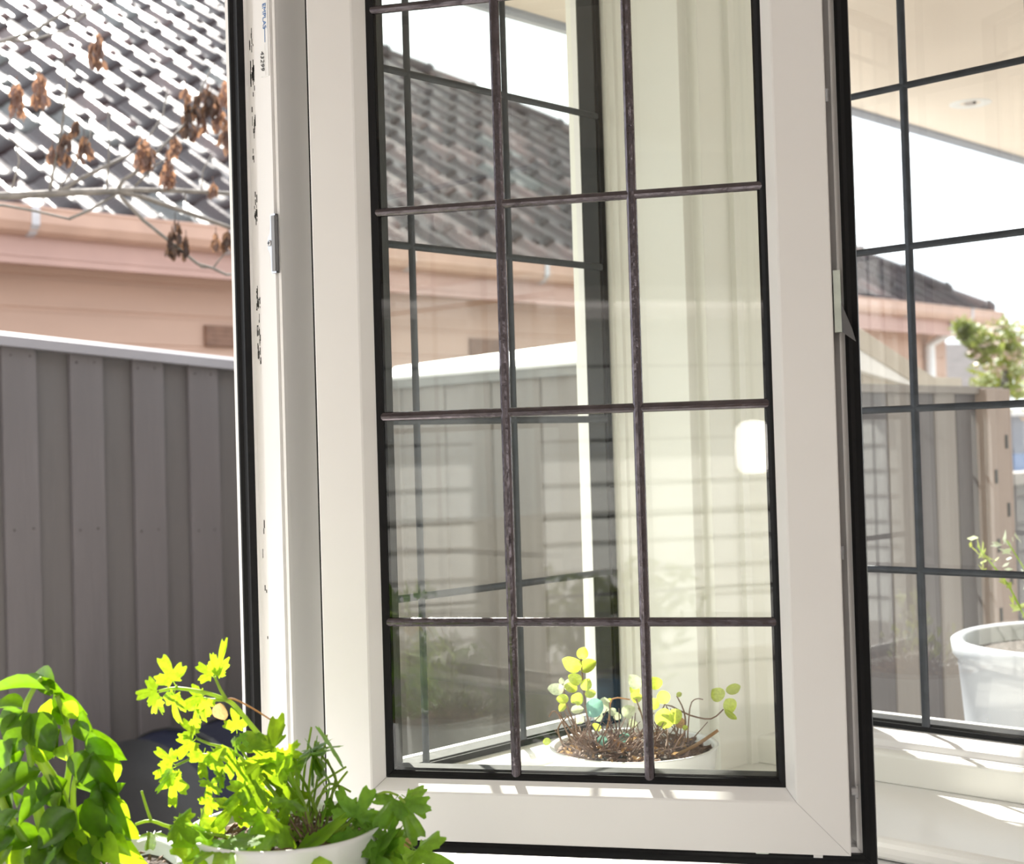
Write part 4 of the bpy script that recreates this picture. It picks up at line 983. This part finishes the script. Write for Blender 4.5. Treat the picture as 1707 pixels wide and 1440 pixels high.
for kind, b, t, wr, roll, tilt, dt in (
    ('par', (268, 1150), (227, 1158), 1.0, .1, .0, 0), ('par', (267, 1152), (240, 1186), .9, .3, .1, .01), ('par', (293, 1143), (270, 1098), .95, .1, 0, 0), ('par', (293, 1147), (280, 1204), .75, .4, .1, 0), ('par', (262, 1160), (256, 1188), .8, -.5, .2, 0),
    ('par', (358, 1130), (331, 1108), 1.0, .1, 0, 0), ('par', (358, 1128), (378, 1074), .5, .6, 0, 0), ('par', (360, 1128), (352, 1092), .7, -.2, 0, 0), ('par', (360, 1130), (372, 1108), .8, .5, .1, 0),
    ('par', (345, 1156), (303, 1176), .9, .1, .1, 0), ('par', (338, 1162), (314, 1214), .8, .3, .1, 0), ('par', (342, 1164), (350, 1192), .9, -.3, .2, 0), ('par', (322, 1196), (328, 1215), 1.0, .3, .3, 0),
    ('par', (328, 1228), (306, 1202), .9, .3, .1, 0), ('par', (328, 1230), (294, 1262), .9, .1, 0, 0), ('par', (293, 1276), (262, 1250), .8, .1, 0, 0), ('par', (293, 1278), (256, 1292), .9, .2, .1, 0), ('par', (294, 1282), (260, 1316), .6, .3, .2, 0), ('par', (294, 1286), (282, 1344), .75, .2, .1, 0), ('par', (296, 1280), (296, 1310), .5, -.7, .3, 0),
    ('par', (342, 1248), (330, 1298), 1.0, .1, .1, 0), ('par', (352, 1246), (370, 1282), .9, -.4, .2, 0), ('par', (395, 1222), (392, 1182), .9, .4, .1, 0), ('par_dk', (395, 1225), (415, 1240), 1.2, -.4, .3, 0), ('par_dk', (394, 1226), (384, 1262), .6, .6, .4, 0),
    ('par', (470, 1252), (404, 1228), 1.3, .1, .1, .01), ('par', (465, 1258), (440, 1290), 1.2, -.1, 0, .01), ('par', (355, 1300), (342, 1330), 1.1, .1, .2, 0), ('par', (375, 1290), (348, 1305), 1.1, .3, .3, 0), ('par', (350, 1325), (340, 1360), .9, .2, .2, 0), ('par', (412, 1268), (396, 1315), 1.0, .2, .2, .01),
    ('par', (400, 1262), (372, 1292), 1.2, .2, .1, .01), ('par', (430, 1255), (452, 1285), 1.2, .2, .2, .02), ('par', (455, 1282), (490, 1268), 1.0, .3, .3, .02), ('par', (368, 1262), (352, 1285), 1.2, .3, .2, .01), ('par', (500, 1275), (472, 1295), 1.1, .3, .2, .01), ('par', (340, 1375), (318, 1400), 1.2, .2, .3, -.02), ('par', (475, 1245), (500, 1262), .9, .5, .4, .01),
    ('par', (440, 1300), (395, 1330), 1.2, .1, .2, 0), ('par', (450, 1310), (430, 1352), 1.2, -.1, .1, 0), ('par', (480, 1300), (455, 1345), 1.2, .2, .1, .01), ('par', (485, 1325), (470, 1372), 1.1, -.2, .0, -.01), ('par', (420, 1310), (376, 1345), 1.1, .2, .3, -.01), ('par', (415, 1325), (402, 1372), 1.1, .2, .1, -.01),
    ('par', (400, 1335), (362, 1372), 1.0, .1, .2, -.02), ('par', (445, 1350), (425, 1395), 1.1, .1, 0, -.02), ('par', (470, 1362), (440, 1412), 1.1, -.2, .1, -.03), ('par', (430, 1280), (468, 1302), 1.0, .4, .7, .02), ('par', (500, 1290), (480, 1318), 1.0, .5, .4, .02), ('par', (492, 1312), (500, 1350), 1.0, .2, .1, 0),
    ('par', (325, 1370), (300, 1392), 1.1, .1, .2, -.02), ('par', (330, 1362), (352, 1378), 1.2, .1, .3, -.02), ('par', (350, 1400), (300, 1420), 1.1, .2, .4, -.04), ('par', (355, 1395), (325, 1438), 1.1, -.1, .2, -.04), ('par', (385, 1392), (362, 1440), 1.0, .3, .1, -.05), ('par', (290, 1365), (308, 1388), 1.0, .4, .5, -.02), ('par', (258, 1385), (248, 1412), 1.0, .2, .4, -.02),
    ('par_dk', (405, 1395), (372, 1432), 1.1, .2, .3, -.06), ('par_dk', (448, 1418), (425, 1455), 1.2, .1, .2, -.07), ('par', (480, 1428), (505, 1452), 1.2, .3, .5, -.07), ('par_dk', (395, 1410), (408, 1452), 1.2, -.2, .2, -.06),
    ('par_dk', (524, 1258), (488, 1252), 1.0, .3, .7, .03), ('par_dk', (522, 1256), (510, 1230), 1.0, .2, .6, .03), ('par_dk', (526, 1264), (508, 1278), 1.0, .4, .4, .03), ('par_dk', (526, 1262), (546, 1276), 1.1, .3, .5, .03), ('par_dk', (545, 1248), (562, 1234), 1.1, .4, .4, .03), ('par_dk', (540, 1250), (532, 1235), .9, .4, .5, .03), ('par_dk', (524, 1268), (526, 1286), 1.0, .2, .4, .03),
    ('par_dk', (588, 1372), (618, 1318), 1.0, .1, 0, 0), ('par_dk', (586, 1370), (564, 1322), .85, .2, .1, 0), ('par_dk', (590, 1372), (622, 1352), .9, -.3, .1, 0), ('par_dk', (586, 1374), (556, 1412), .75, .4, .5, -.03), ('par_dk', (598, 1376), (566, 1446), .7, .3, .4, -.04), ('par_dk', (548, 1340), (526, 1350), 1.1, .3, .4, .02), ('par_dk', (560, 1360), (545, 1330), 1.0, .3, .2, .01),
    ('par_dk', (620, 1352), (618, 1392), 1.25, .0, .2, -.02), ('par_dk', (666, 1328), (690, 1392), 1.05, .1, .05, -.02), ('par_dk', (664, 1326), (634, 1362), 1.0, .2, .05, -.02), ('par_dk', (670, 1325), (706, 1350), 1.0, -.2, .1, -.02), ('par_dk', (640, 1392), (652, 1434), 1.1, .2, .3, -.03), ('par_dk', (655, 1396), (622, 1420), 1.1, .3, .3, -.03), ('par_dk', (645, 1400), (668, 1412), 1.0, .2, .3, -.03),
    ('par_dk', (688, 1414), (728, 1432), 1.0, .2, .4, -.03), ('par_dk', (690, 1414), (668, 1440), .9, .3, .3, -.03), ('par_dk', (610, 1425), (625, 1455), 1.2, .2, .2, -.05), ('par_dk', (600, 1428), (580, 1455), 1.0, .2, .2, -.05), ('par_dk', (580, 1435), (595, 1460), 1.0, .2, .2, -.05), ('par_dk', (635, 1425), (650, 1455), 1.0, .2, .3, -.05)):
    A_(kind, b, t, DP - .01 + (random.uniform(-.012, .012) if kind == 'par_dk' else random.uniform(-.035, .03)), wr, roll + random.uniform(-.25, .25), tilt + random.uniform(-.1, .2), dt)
tag(A_('dry', (366, 1172), (372, 1200), DP, 1.1, .5, .2), 'withered brown leaf'); tag(A_('dry', (664, 1384), (682, 1414), DP + .01, 1.2, .2, .1), 'brown dying leaf')
for p in (((545, 1395), (570, 1392), (590, 1378)), ((600, 1400), (612, 1385), (598, 1376)), ((560, 1398), (610, 1340), (640, 1320), (664, 1326)), ((640, 1425), (665, 1400), (688, 1414)), ((665, 1328), (690, 1360), (686, 1412)), ((560, 1400), (600, 1390), (622, 1352)), ((550, 1395), (605, 1360), (640, 1392)), ((590, 1440), (600, 1410), (612, 1424))):
    pst([(x, y, -.015) for x, y in p], .0013, .0009)

# ------------------------------------------------------------------ lime-leaved plant in the corner bowl
CO = Vector((-.326, -.153, SILL))
co = pot('corner_planter', CO, .0975, .086, .072, 'low round white bowl of lime-green leaves and dry twigs, in the window corner')
DC = (Vector((-.326, -.153, -.345)) - CAM).dot(fwd)
clods(co, .088, .066, 420, 6, M['drystem'], .002, .006)
clods(co, .085, .069, 60, 7, M['dryleaf'], .003, .006, 'bark_chips')
r = random.Random(14); tw = MB()
for k in range(150):
    px = r.uniform(930, 1170); a = deep(px * .8 + 1055 * .2, r.uniform(1242, 1262), DC + r.uniform(-.05, .05)) - CO; l = r.uniform(.02, .06)
    e = a + Vector((r.gauss(0, .6), r.gauss(0, .6), r.uniform(.2, 1))).normalized() * l
    tw.tube([a, a.lerp(e, .5) + Vector((r.gauss(0, .003), r.gauss(0, .003), 0)), e], [.0010, .0008, .0005], 4)
tw = tw.build('dry_twigs', M['drystem'], co); tw['kind'] = 'stuff'
def cst(pts, a=.0013, b=.0008, m=None): stem(co, CO, [(x, y, DC + dd) for x, y, dd in pts], a, b, m or M['drystem'])
cst([(995, 1255, 0), (978, 1190, 0), (972, 1140, 0), (968, 1095, 0)]); cst([(990, 1255, 0), (955, 1200, 0), (942, 1165, 0), (940, 1145, 0)]); cst([(975, 1255, 0), (950, 1215, 0), (925, 1185, 0), (915, 1195, 0)])
cst([(1090, 1255, .02), (1098, 1200, .02), (1110, 1170, .02)]); cst([(1110, 1255, 0), (1130, 1215, 0), (1110, 1175, 0), (1150, 1192, 0), (1185, 1198, 0), (1206, 1182, 0)]); cst([(1120, 1262, -.03), (1160, 1242, -.03), (1197, 1217, -.03)], .0024, .0018, M['dryleaf'])
cst([(1080, 1255, 0), (1072, 1200, 0), (1060, 1165, 0)]); cst([(1000, 1255, 0), (1015, 1200, 0), (1020, 1165, 0), (1050, 1166, 0)], .0012, .0008, M['dryleaf']); cst([(1130, 1255, 0), (1142, 1215, 0), (1140, 1185, 0), (1128, 1160, 0)]); cst([(940, 1245, 0), (930, 1215, 0), (945, 1195, 0)]); cst([(1145, 1250, 0), (1150, 1180, 0), (1160, 1165, 0), (1172, 1166, 0)], .0009, .0006)
C_ = lambda *a, **k: leaf(co, CO, *a, **k)
for kind, b, t, wr in (('lime', (970, 1110), (938, 1104), .85), ('lime', (967, 1098), (975, 1080), 1.0), ('lime', (968, 1118), (992, 1102), .8), ('lime', (970, 1135), (948, 1128), .9), ('pale', (940, 1146), (914, 1150), .8), ('pale', (936, 1140), (936, 1130), .9), ('pale', (944, 1150), (950, 1132), .8), ('lime', (962, 1150), (942, 1142), .8), ('lime', (972, 1150), (982, 1132), .9), ('lime', (968, 1155), (960, 1175), .9), ('lime', (975, 1158), (993, 1154), .8), ('lime', (948, 1165), (928, 1165), .8), ('lime', (945, 1172), (932, 1185), .7), ('lime', (966, 1160), (952, 1170), .9),
    ('lime', (1070, 1165), (1052, 1158), 1.0), ('pale', (1068, 1145), (1050, 1128), .9), ('lime', (1064, 1158), (1052, 1145), .9), ('lime', (1098, 1148), (1088, 1130), 1.1), ('lime', (1100, 1152), (1112, 1172), 1.0), ('lime', (1096, 1165), (1084, 1182), .9), ('lime', (1108, 1180), (1108, 1216), .9), ('lime', (1120, 1182), (1132, 1206), .9), ('lime', (1128, 1160), (1136, 1155), .9), ('lime', (1205, 1165), (1188, 1150), 1.1), ('lime', (1210, 1152), (1234, 1144), .7), ('lime', (1210, 1165), (1222, 1188), 1.0), ('lime', (1208, 1182), (1228, 1200), .4), ('lime', (1085, 1180), (1075, 1195), .8), ('teal', (1003, 1168), (980, 1192), .9), ('pale', (1008, 1162), (1004, 1190), .8), ('pale', (1015, 1190), (1026, 1182), 1.0), ('pale', (1030, 1200), (1028, 1188), 1.1), ('pale', (1040, 1195), (1056, 1178), 1.0), ('pale', (992, 1200), (1004, 1190), 1.0),
    ('teal', (995, 1232), (1014, 1242), 1.0), ('teal', (1032, 1226), (1050, 1232), .9), ('pale', (960, 1205), (972, 1192), .9), ('pale', (952, 1185), (972, 1180), .7), ('dry', (950, 1242), (962, 1262), .9), ('dry', (1125, 1200), (1142, 1210), .9), ('lime', (915, 1230), (908, 1242), .9), ('lime', (1138, 1210), (1146, 1216), .9), ('lime', (1002, 1215), (988, 1208), .8), ('pale', (1060, 1212), (1050, 1200), .9), ('lime', (1020, 1165), (1012, 1172), .8)):
    C_(kind, b, t, DC + random.uniform(-.03, .03), wr * 1.0, random.uniform(-.4, .4), random.uniform(-.1, .5), 0)
